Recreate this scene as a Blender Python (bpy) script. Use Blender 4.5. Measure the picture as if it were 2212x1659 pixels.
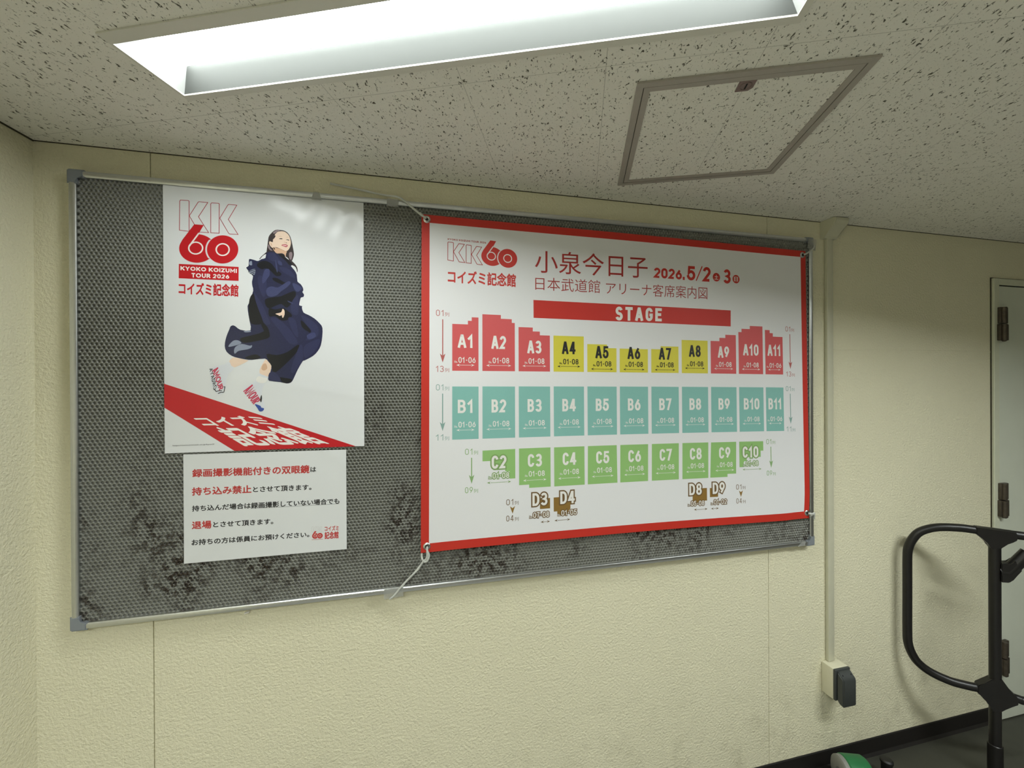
import bpy, bmesh, math, random
import numpy as np
from mathutils import Vector, Matrix

for o in list(bpy.data.objects):
    bpy.data.objects.remove(o)
SC = bpy.context.scene
COL = SC.collection
R = math.radians

# ------------------------------------------------------------------ camera
FPX, YAW, PIT, ROLL = 912.69, 0.2342, -0.0019, -0.0052
CAM = Vector((0.8647, -1.366, 1.555))
F = Vector((math.sin(YAW)*math.cos(PIT), math.cos(YAW)*math.cos(PIT), math.sin(PIT)))
Rt = Vector((math.cos(YAW), -math.sin(YAW), 0))
Up = Rt.cross(F)
R2 = Rt*math.cos(ROLL) + Up*math.sin(ROLL)
U2 = -Rt*math.sin(ROLL) + Up*math.cos(ROLL)
cd = bpy.data.cameras.new('camera')
cd.sensor_fit = 'HORIZONTAL'; cd.sensor_width = 36.0; cd.lens = FPX/2212*36.0
cd.clip_start = 0.02; cd.clip_end = 60
cam = bpy.data.objects.new('camera', cd); COL.objects.link(cam)
M = Matrix((R2, U2, -F)).transposed().to_4x4(); M.translation = CAM
cam.matrix_world = M
SC.camera = cam

# ------------------------------------------------------------------ light and exposure
SC.view_settings.view_transform = 'Standard'
SC.view_settings.look = 'None'
SC.view_settings.gamma = 1.0
SC.view_settings.use_curve_mapping = False
SC.view_settings.exposure = 0.0
LAMP = (33.0, 176.0, 106.0)         # emission of the lamp bar in view, then of the two added fill fittings
wd = bpy.data.worlds.new('world'); SC.world = wd; wd.use_nodes = True
wd.node_tree.nodes['Background'].inputs[0].default_value = (0.9, 1.0, 0.9, 1)
wd.node_tree.nodes['Background'].inputs[1].default_value = 0.02

HC = 2.1969                      # ceiling height
TH = 0.39322                     # ceiling grid is turned against the board wall
def grid(u, v, z=HC):
    return Vector((u*math.cos(TH)+v*math.sin(TH), -u*math.sin(TH)+v*math.cos(TH), z))

# ------------------------------------------------------------------ materials
def lin(c):
    return tuple((x/12.92 if x <= 0.04045 else ((x+0.055)/1.055)**2.4) for x in [k/255 for k in c])
def node(nt, t, **kw):
    n = nt.nodes.new(t)
    for k, v in kw.items(): setattr(n, k, v)
    return n
def mat(name, rgb, rough=0.5, metal=0.0, var=0.06, scale=40, bump=0.0, bscale=200, bdist=0.001, spec=0.5, detail=3, coat=0.0, trans=0.0):
    m = bpy.data.materials.new(name); m.use_nodes = True
    nt = m.node_tree; b = nt.nodes['Principled BSDF']; L = nt.links
    geo = node(nt, 'ShaderNodeNewGeometry')
    n1 = node(nt, 'ShaderNodeTexNoise'); n1.inputs['Scale'].default_value = scale; n1.inputs['Detail'].default_value = detail
    L.new(geo.outputs['Position'], n1.inputs['Vector'])
    mx = node(nt, 'ShaderNodeMix', data_type='RGBA')
    c = lin(rgb)
    mx.inputs['A'].default_value = (*[x*(1-var) for x in c], 1)
    mx.inputs['B'].default_value = (*[min(1, x*(1+var)) for x in c], 1)
    L.new(n1.outputs['Fac'], mx.inputs['Factor'])
    L.new(mx.outputs['Result'], b.inputs['Base Color'])
    b.inputs['Roughness'].default_value = rough; b.inputs['Metallic'].default_value = metal
    b.inputs['Specular IOR Level'].default_value = spec
    b.inputs['Coat Weight'].default_value = coat
    b.inputs['Transmission Weight'].default_value = trans
    if bump:
        n2 = node(nt, 'ShaderNodeTexNoise'); n2.inputs['Scale'].default_value = bscale; n2.inputs['Detail'].default_value = detail
        L.new(geo.outputs['Position'], n2.inputs['Vector'])
        bp = node(nt, 'ShaderNodeBump'); bp.inputs['Strength'].default_value = bump; bp.inputs['Distance'].default_value = bdist
        L.new(n2.outputs['Fac'], bp.inputs['Height']); L.new(bp.outputs['Normal'], b.inputs['Normal'])
    return m

def wall_material():
    m = bpy.data.materials.new('cream textured wall paint'); m.use_nodes = True
    nt = m.node_tree; b = nt.nodes['Principled BSDF']; L = nt.links
    geo = node(nt, 'ShaderNodeNewGeometry')
    def noise(s, d=3, r=0.55):
        n = node(nt, 'ShaderNodeTexNoise'); n.inputs['Scale'].default_value = s; n.inputs['Detail'].default_value = d
        n.inputs['Roughness'].default_value = r; L.new(geo.outputs['Position'], n.inputs['Vector']); return n
    big = noise(2.2, 4); fine = noise(125, 4, 0.6)
    mx = node(nt, 'ShaderNodeMix', data_type='RGBA')
    mx.inputs['A'].default_value = (*lin((222, 217, 188)), 1); mx.inputs['B'].default_value = (*lin((230, 225, 197)), 1)
    L.new(big.outputs['Fac'], mx.inputs['Factor'])
    # scuffs and grime that gather low on the wall
    sep = node(nt, 'ShaderNodeSeparateXYZ'); L.new(geo.outputs['Position'], sep.inputs[0])
    mr = node(nt, 'ShaderNodeMapRange'); mr.inputs[1].default_value = 0.55; mr.inputs[2].default_value = 0.05
    L.new(sep.outputs['Z'], mr.inputs[0])
    gn = noise(9, 6, 0.7); gr = node(nt, 'ShaderNodeMapRange'); gr.inputs[1].default_value = 0.5; gr.inputs[2].default_value = 0.75
    L.new(gn.outputs['Fac'], gr.inputs[0])
    mul = node(nt, 'ShaderNodeMath', operation='MULTIPLY'); L.new(mr.outputs[0], mul.inputs[0]); L.new(gr.outputs[0], mul.inputs[1])
    m2 = node(nt, 'ShaderNodeMath', operation='MULTIPLY'); L.new(mul.outputs[0], m2.inputs[0]); m2.inputs[1].default_value = 0.5
    mg = node(nt, 'ShaderNodeMix', data_type='RGBA'); mg.inputs['B'].default_value = (*lin((150, 144, 116)), 1)
    L.new(mx.outputs['Result'], mg.inputs['A']); L.new(m2.outputs[0], mg.inputs['Factor'])
    L.new(mg.outputs['Result'], b.inputs['Base Color'])
    b.inputs['Roughness'].default_value = 0.55; b.inputs['Specular IOR Level'].default_value = 0.35
    bp = node(nt, 'ShaderNodeBump'); bp.inputs['Strength'].default_value = 0.75; bp.inputs['Distance'].default_value = 0.007
    L.new(fine.outputs['Fac'], bp.inputs['Height']); L.new(bp.outputs['Normal'], b.inputs['Normal'])
    return m

def tile_material():
    m = bpy.data.materials.new('fissured acoustic ceiling tile'); m.use_nodes = True
    nt = m.node_tree; b = nt.nodes['Principled BSDF']; L = nt.links
    geo = node(nt, 'ShaderNodeNewGeometry')
    rot = node(nt, 'ShaderNodeVectorRotate', rotation_type='Z_AXIS'); rot.inputs['Angle'].default_value = TH
    L.new(geo.outputs['Position'], rot.inputs['Vector'])
    def noise(s, d=2, r=0.5, dist=0.0, sc=(1, 1, 1)):
        mp = node(nt, 'ShaderNodeMapping'); mp.inputs['Scale'].default_value = sc; L.new(rot.outputs[0], mp.inputs[0])
        n = node(nt, 'ShaderNodeTexNoise'); n.inputs['Scale'].default_value = s; n.inputs['Detail'].default_value = d
        n.inputs['Roughness'].default_value = r; n.inputs['Distortion'].default_value = dist
        L.new(mp.outputs[0], n.inputs['Vector']); return n
    def rng(src, a, c):
        q = node(nt, 'ShaderNodeMapRange'); q.inputs[1].default_value = a; q.inputs[2].default_value = c; L.new(src, q.inputs[0]); return q.outputs[0]
    def math_(op, x, y):
        q = node(nt, 'ShaderNodeMath', operation=op)
        for i, k in enumerate((x, y)):
            if isinstance(k, (int, float)): q.inputs[i].default_value = k
            else: L.new(k, q.inputs[i])
        return q.outputs[0]
    a = rng(noise(135, 2, 0.5, 0.6, (1.5, 0.85, 1)).outputs['Fac'], 0.615, 0.66)
    c = rng(noise(46, 1).outputs['Fac'], 0.40, 0.52)
    h1 = math_('MULTIPLY', a, c)
    h2 = rng(noise(330, 1).outputs['Fac'], 0.70, 0.74)
    hole = math_('MAXIMUM', h1, math_('MULTIPLY', h2, 0.7))
    # butt joints between the tiles
    sep = node(nt, 'ShaderNodeSeparateXYZ'); L.new(rot.outputs[0], sep.inputs[0])
    def joint(axis, off, pitch):
        s = math_('DIVIDE', math_('SUBTRACT', sep.outputs[axis], off), pitch)
        fr = math_('ABSOLUTE', math_('SUBTRACT', s, math_('ROUND', s, 0)), 0)
        return math_('LESS_THAN', math_('MULTIPLY', fr, pitch), 0.0006)
    j = math_('MAXIMUM', joint('X', 1.378, 0.30), joint('Y', -0.0515, 0.60))
    fac = math_('MAXIMUM', hole, math_('MULTIPLY', j, 0.45))
    base = node(nt, 'ShaderNodeMix', data_type='RGBA')
    base.inputs['A'].default_value = (*lin((236, 234, 226)), 1); base.inputs['B'].default_value = (*lin((228, 226, 217)), 1)
    L.new(noise(6, 3).outputs['Fac'], base.inputs['Factor'])
    mx = node(nt, 'ShaderNodeMix', data_type='RGBA'); mx.inputs['B'].default_value = (*lin((92, 90, 80)), 1)
    L.new(base.outputs['Result'], mx.inputs['A']); L.new(fac, mx.inputs['Factor'])
    L.new(mx.outputs['Result'], b.inputs['Base Color'])
    b.inputs['Roughness'].default_value = 0.9; b.inputs['Specular IOR Level'].default_value = 0.2
    inv = math_('ADD', math_('MULTIPLY', hole, -1.0), math_('MULTIPLY', noise(160, 3).outputs['Fac'], 0.35))
    bp = node(nt, 'ShaderNodeBump'); bp.inputs['Strength'].default_value = 0.6; bp.inputs['Distance'].default_value = 0.002
    L.new(inv, bp.inputs['Height']); L.new(bp.outputs['Normal'], b.inputs['Normal'])
    return m

def board_material():
    m = bpy.data.materials.new('grey perforated vinyl board'); m.use_nodes = True
    nt = m.node_tree; b = nt.nodes['Principled BSDF']; L = nt.links
    geo = node(nt, 'ShaderNodeNewGeometry')
    def noise(s, d=3, r=0.6):
        n = node(nt, 'ShaderNodeTexNoise'); n.inputs['Scale'].default_value = s; n.inputs['Detail'].default_value = d
        n.inputs['Roughness'].default_value = r; L.new(geo.outputs['Position'], n.inputs['Vector']); return n
    n1 = noise(48, 3); n2 = noise(5, 3, 0.5)
    def rng(src, a, c):
        q = node(nt, 'ShaderNodeMapRange'); q.inputs[1].default_value = a; q.inputs[2].default_value = c; L.new(src, q.inputs[0]); return q.outputs[0]
    sep = node(nt, 'ShaderNodeSeparateXYZ'); L.new(geo.outputs['Position'], sep.inputs[0])
    low = rng(sep.outputs['Z'], 1.85, 1.1)           # handprints and dirt sit on the lower half
    a = node(nt, 'ShaderNodeMath', operation='MULTIPLY'); L.new(rng(n2.outputs['Fac'], 0.44, 0.60), a.inputs[0]); L.new(low, a.inputs[1])
    bb = node(nt, 'ShaderNodeMath', operation='MULTIPLY'); L.new(a.outputs[0], bb.inputs[0]); L.new(rng(n1.outputs['Fac'], 0.47, 0.56), bb.inputs[1])
    mx = node(nt, 'ShaderNodeMix', data_type='RGBA')
    mx.inputs['A'].default_value = (*lin((120, 121, 114)), 1); mx.inputs['B'].default_value = (*lin((44, 34, 24)), 1)
    L.new(bb.outputs[0], mx.inputs['Factor']); L.new(mx.outputs['Result'], b.inputs['Base Color'])
    b.inputs['Roughness'].default_value = 0.36; b.inputs['Specular IOR Level'].default_value = 0.5
    return m

def emitter(name, rgb, s):
    m = bpy.data.materials.new(name); m.use_nodes = True
    nt = m.node_tree; b = nt.nodes['Principled BSDF']
    b.inputs['Base Color'].default_value = (0.9, 0.9, 0.9, 1)
    b.inputs['Emission Color'].default_value = (*rgb, 1); b.inputs['Emission Strength'].default_value = s
    return m

WALL = wall_material(); TILE = tile_material(); BOARD = board_material()
FLOOR = mat('grey vinyl floor paled for bounce', (124, 123, 117), 0.5, var=0.08, scale=6, bump=0.05, bscale=220, detail=4)  # floor out of view, paled to bounce light up to the ceiling
EDGE = mat('dark grey vinyl made-up border', (58, 58, 50), 0.5, var=0.25, scale=14, bump=0.15, bscale=220, detail=5)  # tone of the floor in view, kept to a made-up strip
SKIRT = mat('black rubber skirting', (24, 21, 19), 0.5, var=0.2)
ALU = mat('brushed aluminium rail', (206, 208, 208), 0.28, 1.0, var=0.05, scale=120, bump=0.05, bscale=500)
CAPP = mat('grey plastic corner cap', (128, 133, 138), 0.45, bump=0.05)
REFL_DARKENED = mat('white reflector darkened under lamp', (80, 82, 80), 0.6, var=0.02, spec=0.1)  # white reflector, colour darkened so the strong lamp leaves it off-white
REFL_END_LIT = mat('white reflector end coloured as lit', (168, 170, 168), 0.6, var=0.02, spec=0.1)  # same white reflector; ends coloured lighter to look lit
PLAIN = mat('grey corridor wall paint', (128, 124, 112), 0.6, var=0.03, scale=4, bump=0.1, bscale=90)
FLANGE = mat('white painted steel flange', (214, 212, 202), 0.45, var=0.03)
HFRAME = mat('aluminium hatch frame', (166, 160, 152), 0.5, 0.15, var=0.08, scale=60)
LATCH = mat('brown anodised latch plate', (128, 110, 106), 0.4, 0.3, var=0.2, scale=200)
CAULK = mat('dark olive sealant', (58, 53, 36), 0.7, var=0.3, scale=90)
DARK = mat('dark recess', (14, 14, 12), 0.8)
DUCT = mat('cream plastic raceway', (196, 194, 172), 0.4, var=0.04, bump=0.05)
BOXP = mat('cream plastic box', (206, 202, 178), 0.42, var=0.04, bump=0.06)
COVER = mat('charcoal plastic cover', (58, 61, 60), 0.42, var=0.1, bump=0.12, bscale=600)
DOORP = mat('pale green grey door paint', (204, 208, 192), 0.5, var=0.05, scale=10, bump=0.08)
DFRAME = mat('pale door frame paint', (204, 206, 184), 0.45, var=0.06, bump=0.1)
HINGE = mat('tarnished bronze hinge', (84, 76, 66), 0.45, 0.6, var=0.4, scale=60)
BLACKM = mat('black painted steel tube', (19, 17, 16), 0.38, var=0.2, bump=0.04)
GREEN = mat('green vinyl', (30, 104, 58), 0.5, var=0.1)
GREYP = mat('grey plastic', (128, 128, 122), 0.6, var=0.15, scale=120)
BLACKP = mat('black plastic', (15, 15, 14), 0.5)
PAPER = mat('glossy white poster paper', (219, 221, 223), 0.2, var=0.01, scale=5, bump=0.10, bscale=14, bdist=0.004, detail=4)
NOTICE = mat('white notice paper', (217, 219, 220), 0.45, var=0.01, scale=5, bump=0.2, bscale=12, bdist=0.004)
CLOTH = mat('matt white banner fabric', (223, 223, 225), 0.62, var=0.012, scale=300, bump=0.06, bscale=900, bdist=0.0005)
def ink(name, rgb, rough=0.55, var=0.03): return mat(name, rgb, rough, var=var, scale=400)
I_RED = ink('banner red ink', (192, 40, 28)); I_BORDER = ink('banner border red', (192, 42, 28))
I_DRED = ink('dark red ink', (160, 34, 28)); I_PINK = ink('rose block ink', (204, 84, 86)); I_YEL = ink('yellow block ink', (210, 200, 62))
I_TEAL = ink('teal block ink', (128, 182, 174)); I_GRN = ink('green block ink', (142, 186, 112)); I_BRN = ink('brown block ink', (136, 104, 44))
I_BRD = ink('dark brown outline ink', (108, 82, 46)); I_BLK = ink('black ink', (22, 20, 22)); I_WHT = ink('white ink', (228, 226, 222))
I_TEALL = ink('grey teal ink', (132, 164, 158)); I_GRNL = ink('soft green ink', (134, 170, 112)); I_ROSEL = ink('soft red ink', (176, 92, 88)); I_GRNO = ink('green outline ink', (126, 160, 96))
P_RED = ink('poster red ink', (190, 22, 34), 0.28); P_LINE = ink('poster line red ink', (164, 28, 52), 0.28); P_WHT = ink('poster white ink', (236, 232, 228), 0.25)
P_BLK = ink('poster black ink', (24, 22, 26), 0.3); N_RED = ink('notice red ink', (186, 52, 50), 0.45); N_BLK = ink('notice black ink', (24, 24, 26), 0.45); N_GRY = ink('notice pale grey ink', (196, 192, 190), 0.45)
C_NAVY = ink('printed navy', (34, 37, 70), 0.28, 0.25); C_MID = ink('printed mid navy', (43, 46, 82), 0.28, 0.2); C_LITE = ink('printed light navy', (58, 63, 102), 0.28, 0.2)
C_DARK = ink('printed near black', (17, 18, 26), 0.28); C_GREY = ink('printed sheer grey', (134, 142, 162), 0.28, 0.15); C_SKIN = ink('printed skin', (232, 206, 186), 0.28)
C_SKIN2 = ink('printed skin in half tone', (208, 170, 142), 0.28); C_HAIR = ink('printed dark hair', (52, 42, 44), 0.28, 0.3); C_HAIR2 = ink('printed hair sheen', (138, 122, 128), 0.28)
C_LIP = ink('printed lips', (176, 62, 78), 0.28); C_TOOTH = ink('printed teeth', (238, 196, 196), 0.28); C_SOCK = ink('printed white sock', (212, 215, 222), 0.28)
C_BLUE = ink('printed blue toe', (48, 76, 156), 0.28); C_CRIM = ink('printed crimson scrawl', (196, 54, 86), 0.28)
CORD = mat('white polyethylene cord', (206, 208, 202), 0.35, var=0.12, scale=300, trans=0.15)
TAPE = mat('clear adhesive tape', (225, 226, 222), 0.22, var=0.05, trans=0.75)
GROM = mat('nickel grommet', (206, 206, 204), 0.25, 1.0)

# ------------------------------------------------------------------ object helpers
def tag(o, label=None, cat=None, group=None, kind=None):
    if label: o['label'] = label
    if cat: o['category'] = cat
    if group: o['group'] = group
    if kind: o['kind'] = kind
    return o
def empty(name, loc, label, cat, group=None):
    o = bpy.data.objects.new(name, None); COL.objects.link(o); o.location = loc; o.empty_display_size = 0.05
    return tag(o, label, cat, group)
def root_loc(o):
    v = Vector((0, 0, 0))
    while o is not None: v = v + Vector(o.location); o = o.parent
    return v
def link_mesh(name, me, parent=None, label=None):
    o = bpy.data.objects.new(name, me); COL.objects.link(o)
    if parent is not None:
        me.transform(Matrix.Translation(-root_loc(parent))); o.parent = parent
    if label: o['label'] = label
    return o
def bm_obj(name, bm, mats, parent=None, label=None, smooth=False):
    me = bpy.data.meshes.new(name)
    bmesh.ops.recalc_face_normals(bm, faces=bm.faces[:])
    if smooth:
        for f in bm.faces: f.smooth = True
    bm.to_mesh(me); bm.free()
    for m in (mats if isinstance(mats, (list, tuple)) else [mats]): me.materials.append(m)
    o = link_mesh(name, me, parent, label)
    if smooth:
        try: me.set_sharp_from_angle(angle=R(38))
        except Exception: pass
    return o
def add_box(bm, lo, hi, bev=0.0, seg=2, mi=0):
    vs = [bm.verts.new((x, y, z)) for x in (lo[0], hi[0]) for y in (lo[1], hi[1]) for z in (lo[2], hi[2])]
    fs = [bm.faces.new([vs[i] for i in q]) for q in ((0,1,3,2), (4,6,7,5), (0,4,5,1), (2,3,7,6), (0,2,6,4), (1,5,7,3))]
    for f in fs: f.material_index = mi
    if bev:
        es = list({e for f in fs for e in f.edges})
        r = bmesh.ops.bevel(bm, geom=es, offset=bev, segments=seg, affect='EDGES', profile=0.5)
        for f in r['faces']: f.material_index = mi
    return vs
def add_prism(bm, pts, vec, mi=0):
    """closed prism: polygon pts (3D) swept by vec"""
    vec = Vector(vec)
    a = [bm.verts.new(p) for p in pts]; b = [bm.verts.new(Vector(p)+vec) for p in pts]
    fs = [bm.faces.new(a), bm.faces.new(b[::-1])]
    n = len(pts)
    for i in range(n): fs.append(bm.faces.new((a[i], b[i], b[(i+1) % n], a[(i+1) % n])))
    for f in fs: f.material_index = mi
def cr(pts, n=4, closed=False):
    """Catmull-Rom smoothing of a polyline"""
    P = [Vector(p) for p in pts]; out = []; N = len(P)
    for i in range(N if closed else N-1):
        p0 = P[(i-1) % N] if closed or i > 0 else P[0]
        p1 = P[i]; p2 = P[(i+1) % N]; p3 = P[(i+2) % N] if closed or i+2 < N else P[-1]
        for k in range(n):
            t = k/n
            out.append(0.5*((2*p1)+(p2-p0)*t+(2*p0-5*p1+4*p2-p3)*t*t+(-p0+3*p1-3*p2+p3)*t**3))
    if not closed: out.append(P[-1])
    return out
def add_tube(bm, pts, r, seg=12, flat=1.0, mi=0, up=Vector((0.2, 1, 0.1))):
    pts = [Vector(p) for p in pts]; rings = []
    rr = r if isinstance(r, (list, tuple)) else [r]*len(pts)
    for i, p in enumerate(pts):
        t = (pts[min(i+1, len(pts)-1)]-pts[max(i-1, 0)]).normalized()
        a = t.cross(up); a = a.normalized() if a.length > 1e-5 else t.orthogonal().normalized()
        b = t.cross(a).normalized()
        rings.append([bm.verts.new(p+a*(rr[i]*math.cos(2*math.pi*k/seg))+b*(rr[i]*flat*math.sin(2*math.pi*k/seg))) for k in range(seg)])
    for A, B in zip(rings, rings[1:]):
        for k in range(seg):
            bm.faces.new((A[k], A[(k+1) % seg], B[(k+1) % seg], B[k])).material_index = mi
    bm.faces.new(rings[0][::-1]).material_index = mi; bm.faces.new(rings[-1]).material_index = mi
def add_lathe(bm, c, axis, prof, seg=32, mi=0):
    """closed ring surface: prof = [(radius, height)] around axis at c"""
    axis = Vector(axis).normalized(); a = axis.orthogonal().normalized(); b = axis.cross(a); rings = []
    for r, h in prof:
        if r < 1e-7: rings.append([bm.verts.new(Vector(c)+axis*h)]); continue
        rings.append([bm.verts.new(Vector(c)+axis*h+a*(r*math.cos(2*math.pi*k/seg))+b*(r*math.sin(2*math.pi*k/seg))) for k in range(seg)])
    for A, B in zip(rings, rings[1:]):
        for k in range(seg):
            q = (k+1) % seg
            if len(A) == 1 and len(B) == 1: continue
            if len(A) == 1: f = (A[0], B[k], B[q])
            elif len(B) == 1: f = (A[k], A[q], B[0])
            else: f = (A[k], A[q], B[q], B[k])
            bm.faces.new(f).material_index = mi

# ------------------------------------------------------------------ the setting
def quad_obj(name, pts, m, kind='structure'):
    bm = bmesh.new(); bm.faces.new([bm.verts.new(p) for p in pts])
    return tag(bm_obj(name, bm, m), kind=kind)
XL, XR, YR = -0.094, 4.9, -3.3
LX = XL - 0.125*3.3                     # left wall runs back at a slight angle

# board wall, with its narrow panel joints and a faint level seam beside the raceway
bm = bmesh.new()
xs = []
for x, w in ((0.1682, 0.0014), (2.2114, 0.0011)):
    xs += [x-w, x-w*0.6, x+w*0.6, x+w]
xs = [XL, -0.01] + xs + [XR]
prev = None
for i, x in enumerate(xs):
    y = 0.005 if i in (3, 4, 7, 8) else 0.0
    cur = (bm.verts.new((x, y, 0)), bm.verts.new((x, y, HC)))
    if prev: bm.faces.new((prev[0], cur[0], cur[1], prev[1]))
    prev = cur
tag(bm_obj('wall_back', bm, WALL), kind='structure')
# dark sealant line where the walls meet the tiles
bm = bmesh.new()
add_prism(bm, [(XL, y, z) for y, z in ((0, HC-0.0001), (-0.0028, HC-0.0001), (-0.0018, HC-0.0014), (0, HC-0.0020))], (XR-XL, 0, 0))
tag(bm_obj('trim_3', bm, CAULK), kind='structure')
bm = bmesh.new()
d_ = Vector((LX-XL, YR, 0)); n_ = Vector((-d_.y, d_.x, 0)).normalized()
add_prism(bm, [Vector((XL, 0, HC-0.0001)), Vector((XL, 0, HC-0.0001))+n_*0.0035, Vector((XL, 0, HC-0.0022))+n_*0.0025, Vector((XL, 0, HC-0.0032))], d_)
tag(bm_obj('trim_4', bm, CAULK), kind='structure')
bm = bmesh.new()
pr = [(0, -0.0), (-0.0012, -0.0015), (-0.0012, -0.004), (0, -0.006)]
add_prism(bm, [(2.532, y, 1.6885+z) for y, z in pr], (0.9, 0, 0))
tag(bm_obj('trim_1', bm, WALL), kind='structure')
quad_obj('wall_left', [(XL, 0, 0), (LX, YR, 0), (LX, YR, HC), (XL, 0, HC)], WALL)
quad_obj('wall_right', [(XR, 0, 0), (XR, YR, 0), (XR, YR, HC), (XR, 0, HC)], PLAIN)
quad_obj('wall_front', [(LX, YR, 0), (XR, YR, 0), (XR, YR, HC), (LX, YR, HC)], PLAIN)
quad_obj('floor', [(LX-0.1, YR-0.1, 0), (XR+0.1, YR-0.1, 0), (XR+0.1, 0.1, 0), (LX-0.1, 0.1, 0)], FLOOR)

bm = bmesh.new(); add_box(bm, (LX, -0.5, 0.0), (XR, 0.0, 0.0015))  # made-up border, so the unseen floor can stay pale for bounce light
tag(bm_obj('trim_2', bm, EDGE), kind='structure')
# skirting: a black rubber strip with a rounded lip
bm = bmesh.new()
add_prism(bm, [(XL, 0, 0), (XL, -0.014, 0), (XL, -0.006, 0.012), (XL, -0.004, 0.066), (XL, -0.002, 0.069), (XL, 0, 0.069)], (3.43-XL, 0, 0))
tag(bm_obj('baseboard_back', bm, SKIRT), kind='structure')

LU0, LV0, LL, LW = 0.463, -0.2659, 1.2375, 0.1441      # opening of the ceiling light
FITTINGS = [(LU0, LV0), (LU0+0.25, LV0-1.85), (LU0+2.1, LV0)]  # second and third are unseen, added as fill light
# ceiling with one opening for each fitting
bm = bmesh.new()
def loop(pts):
    vs = [bm.verts.new(p) for p in pts]
    for i in range(len(vs)): bm.edges.new((vs[i], vs[(i+1) % len(vs)]))
loop([(LX-0.1, YR-0.1, HC), (XR+0.1, YR-0.1, HC), (XR+0.1, 0.05, HC), (LX-0.1, 0.05, HC)])
for u, v in FITTINGS:
    loop([grid(u, v), grid(u+LL, v), grid(u+LL, v+LW), grid(u, v+LW)])
bmesh.ops.triangle_fill(bm, use_beauty=True, use_dissolve=False, edges=bm.edges[:])
def in_open(c):
    u = c.x*math.cos(TH)-c.y*math.sin(TH); v = c.x*math.sin(TH)+c.y*math.cos(TH)
    return any(a < u < a+LL and b < v < b+LW for a, b in FITTINGS)
bad = [f for f in bm.faces if in_open(f.calc_center_median())]
bmesh.ops.delete(bm, geom=bad, context='FACES_ONLY')
for f in bm.faces:
    if f.normal.z > 0: f.normal_flip()
tag(bm_obj('ceiling', bm, TILE), kind='structure')

# door at the right, hinged on its left side
DX = 3.4335
bm = bmesh.new()
add_box(bm, (DX, -0.012, 0), (DX+0.034, 0.0, 2.02), 0.002)
add_box(bm, (DX+0.034, -0.012, 1.992), (DX+0.92, 0.0, 2.02), 0.002)
add_box(bm, (DX+0.886, -0.012, 0), (DX+0.92, 0.0, 1.992), 0.002)
df = tag(bm_obj('door_1', bm, DFRAME), kind='structure')
bm = bmesh.new(); add_box(bm, (DX+0.037, -0.009, 0.006), (DX+0.883, -0.0005, 1.986), 0.0015)
bm2 = bmesh.new(); add_box(bm2, (DX-0.005, -0.003, 0), (DX+0.0005, -0.0003, 2.023)); add_box(bm2, (DX-0.005, -0.003, 2.0195), (DX+0.924, -0.0003, 2.024))
bm_obj('frame_sealant', bm2, CAULK, df, label='dark sealant line around the frame')
bm2 = bmesh.new(); add_box(bm2, (DX+0.034, -0.0006, 0.004), (DX+0.887, -0.0002, 1.993)); bm_obj('leaf_gap', bm2, DARK, df, label='dark gap around the leaf')
leaf = bm_obj('door_leaf', bm, DOORP, df)
for z in (1.814, 1.016, 0.300):
    bm = bmesh.new()
    x0 = DX+0.017
    add_box(bm, (x0+0.004, -0.024, z), (x0+0.052, -0.009, z+0.074), 0.003)
    add_lathe(bm, (x0+0.018, -0.026, z), (0, 0, 1), [(0, 0), (0.010, 0.001), (0.010, 0.073), (0, 0.074)], 16)
    add_box(bm, (x0, -0.025, z-0.077), (x0+0.054, -0.010, z-0.003), 0.003)
    add_lathe(bm, (x0+0.018, -0.027, z-0.077), (0, 0, 1), [(0, -0.006), (0.006, -0.005), (0.0105, 0.0), (0.0105, 0.073), (0, 0.074)], 16)
    bm_obj('hinge', bm, HINGE, df, smooth=True)

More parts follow.
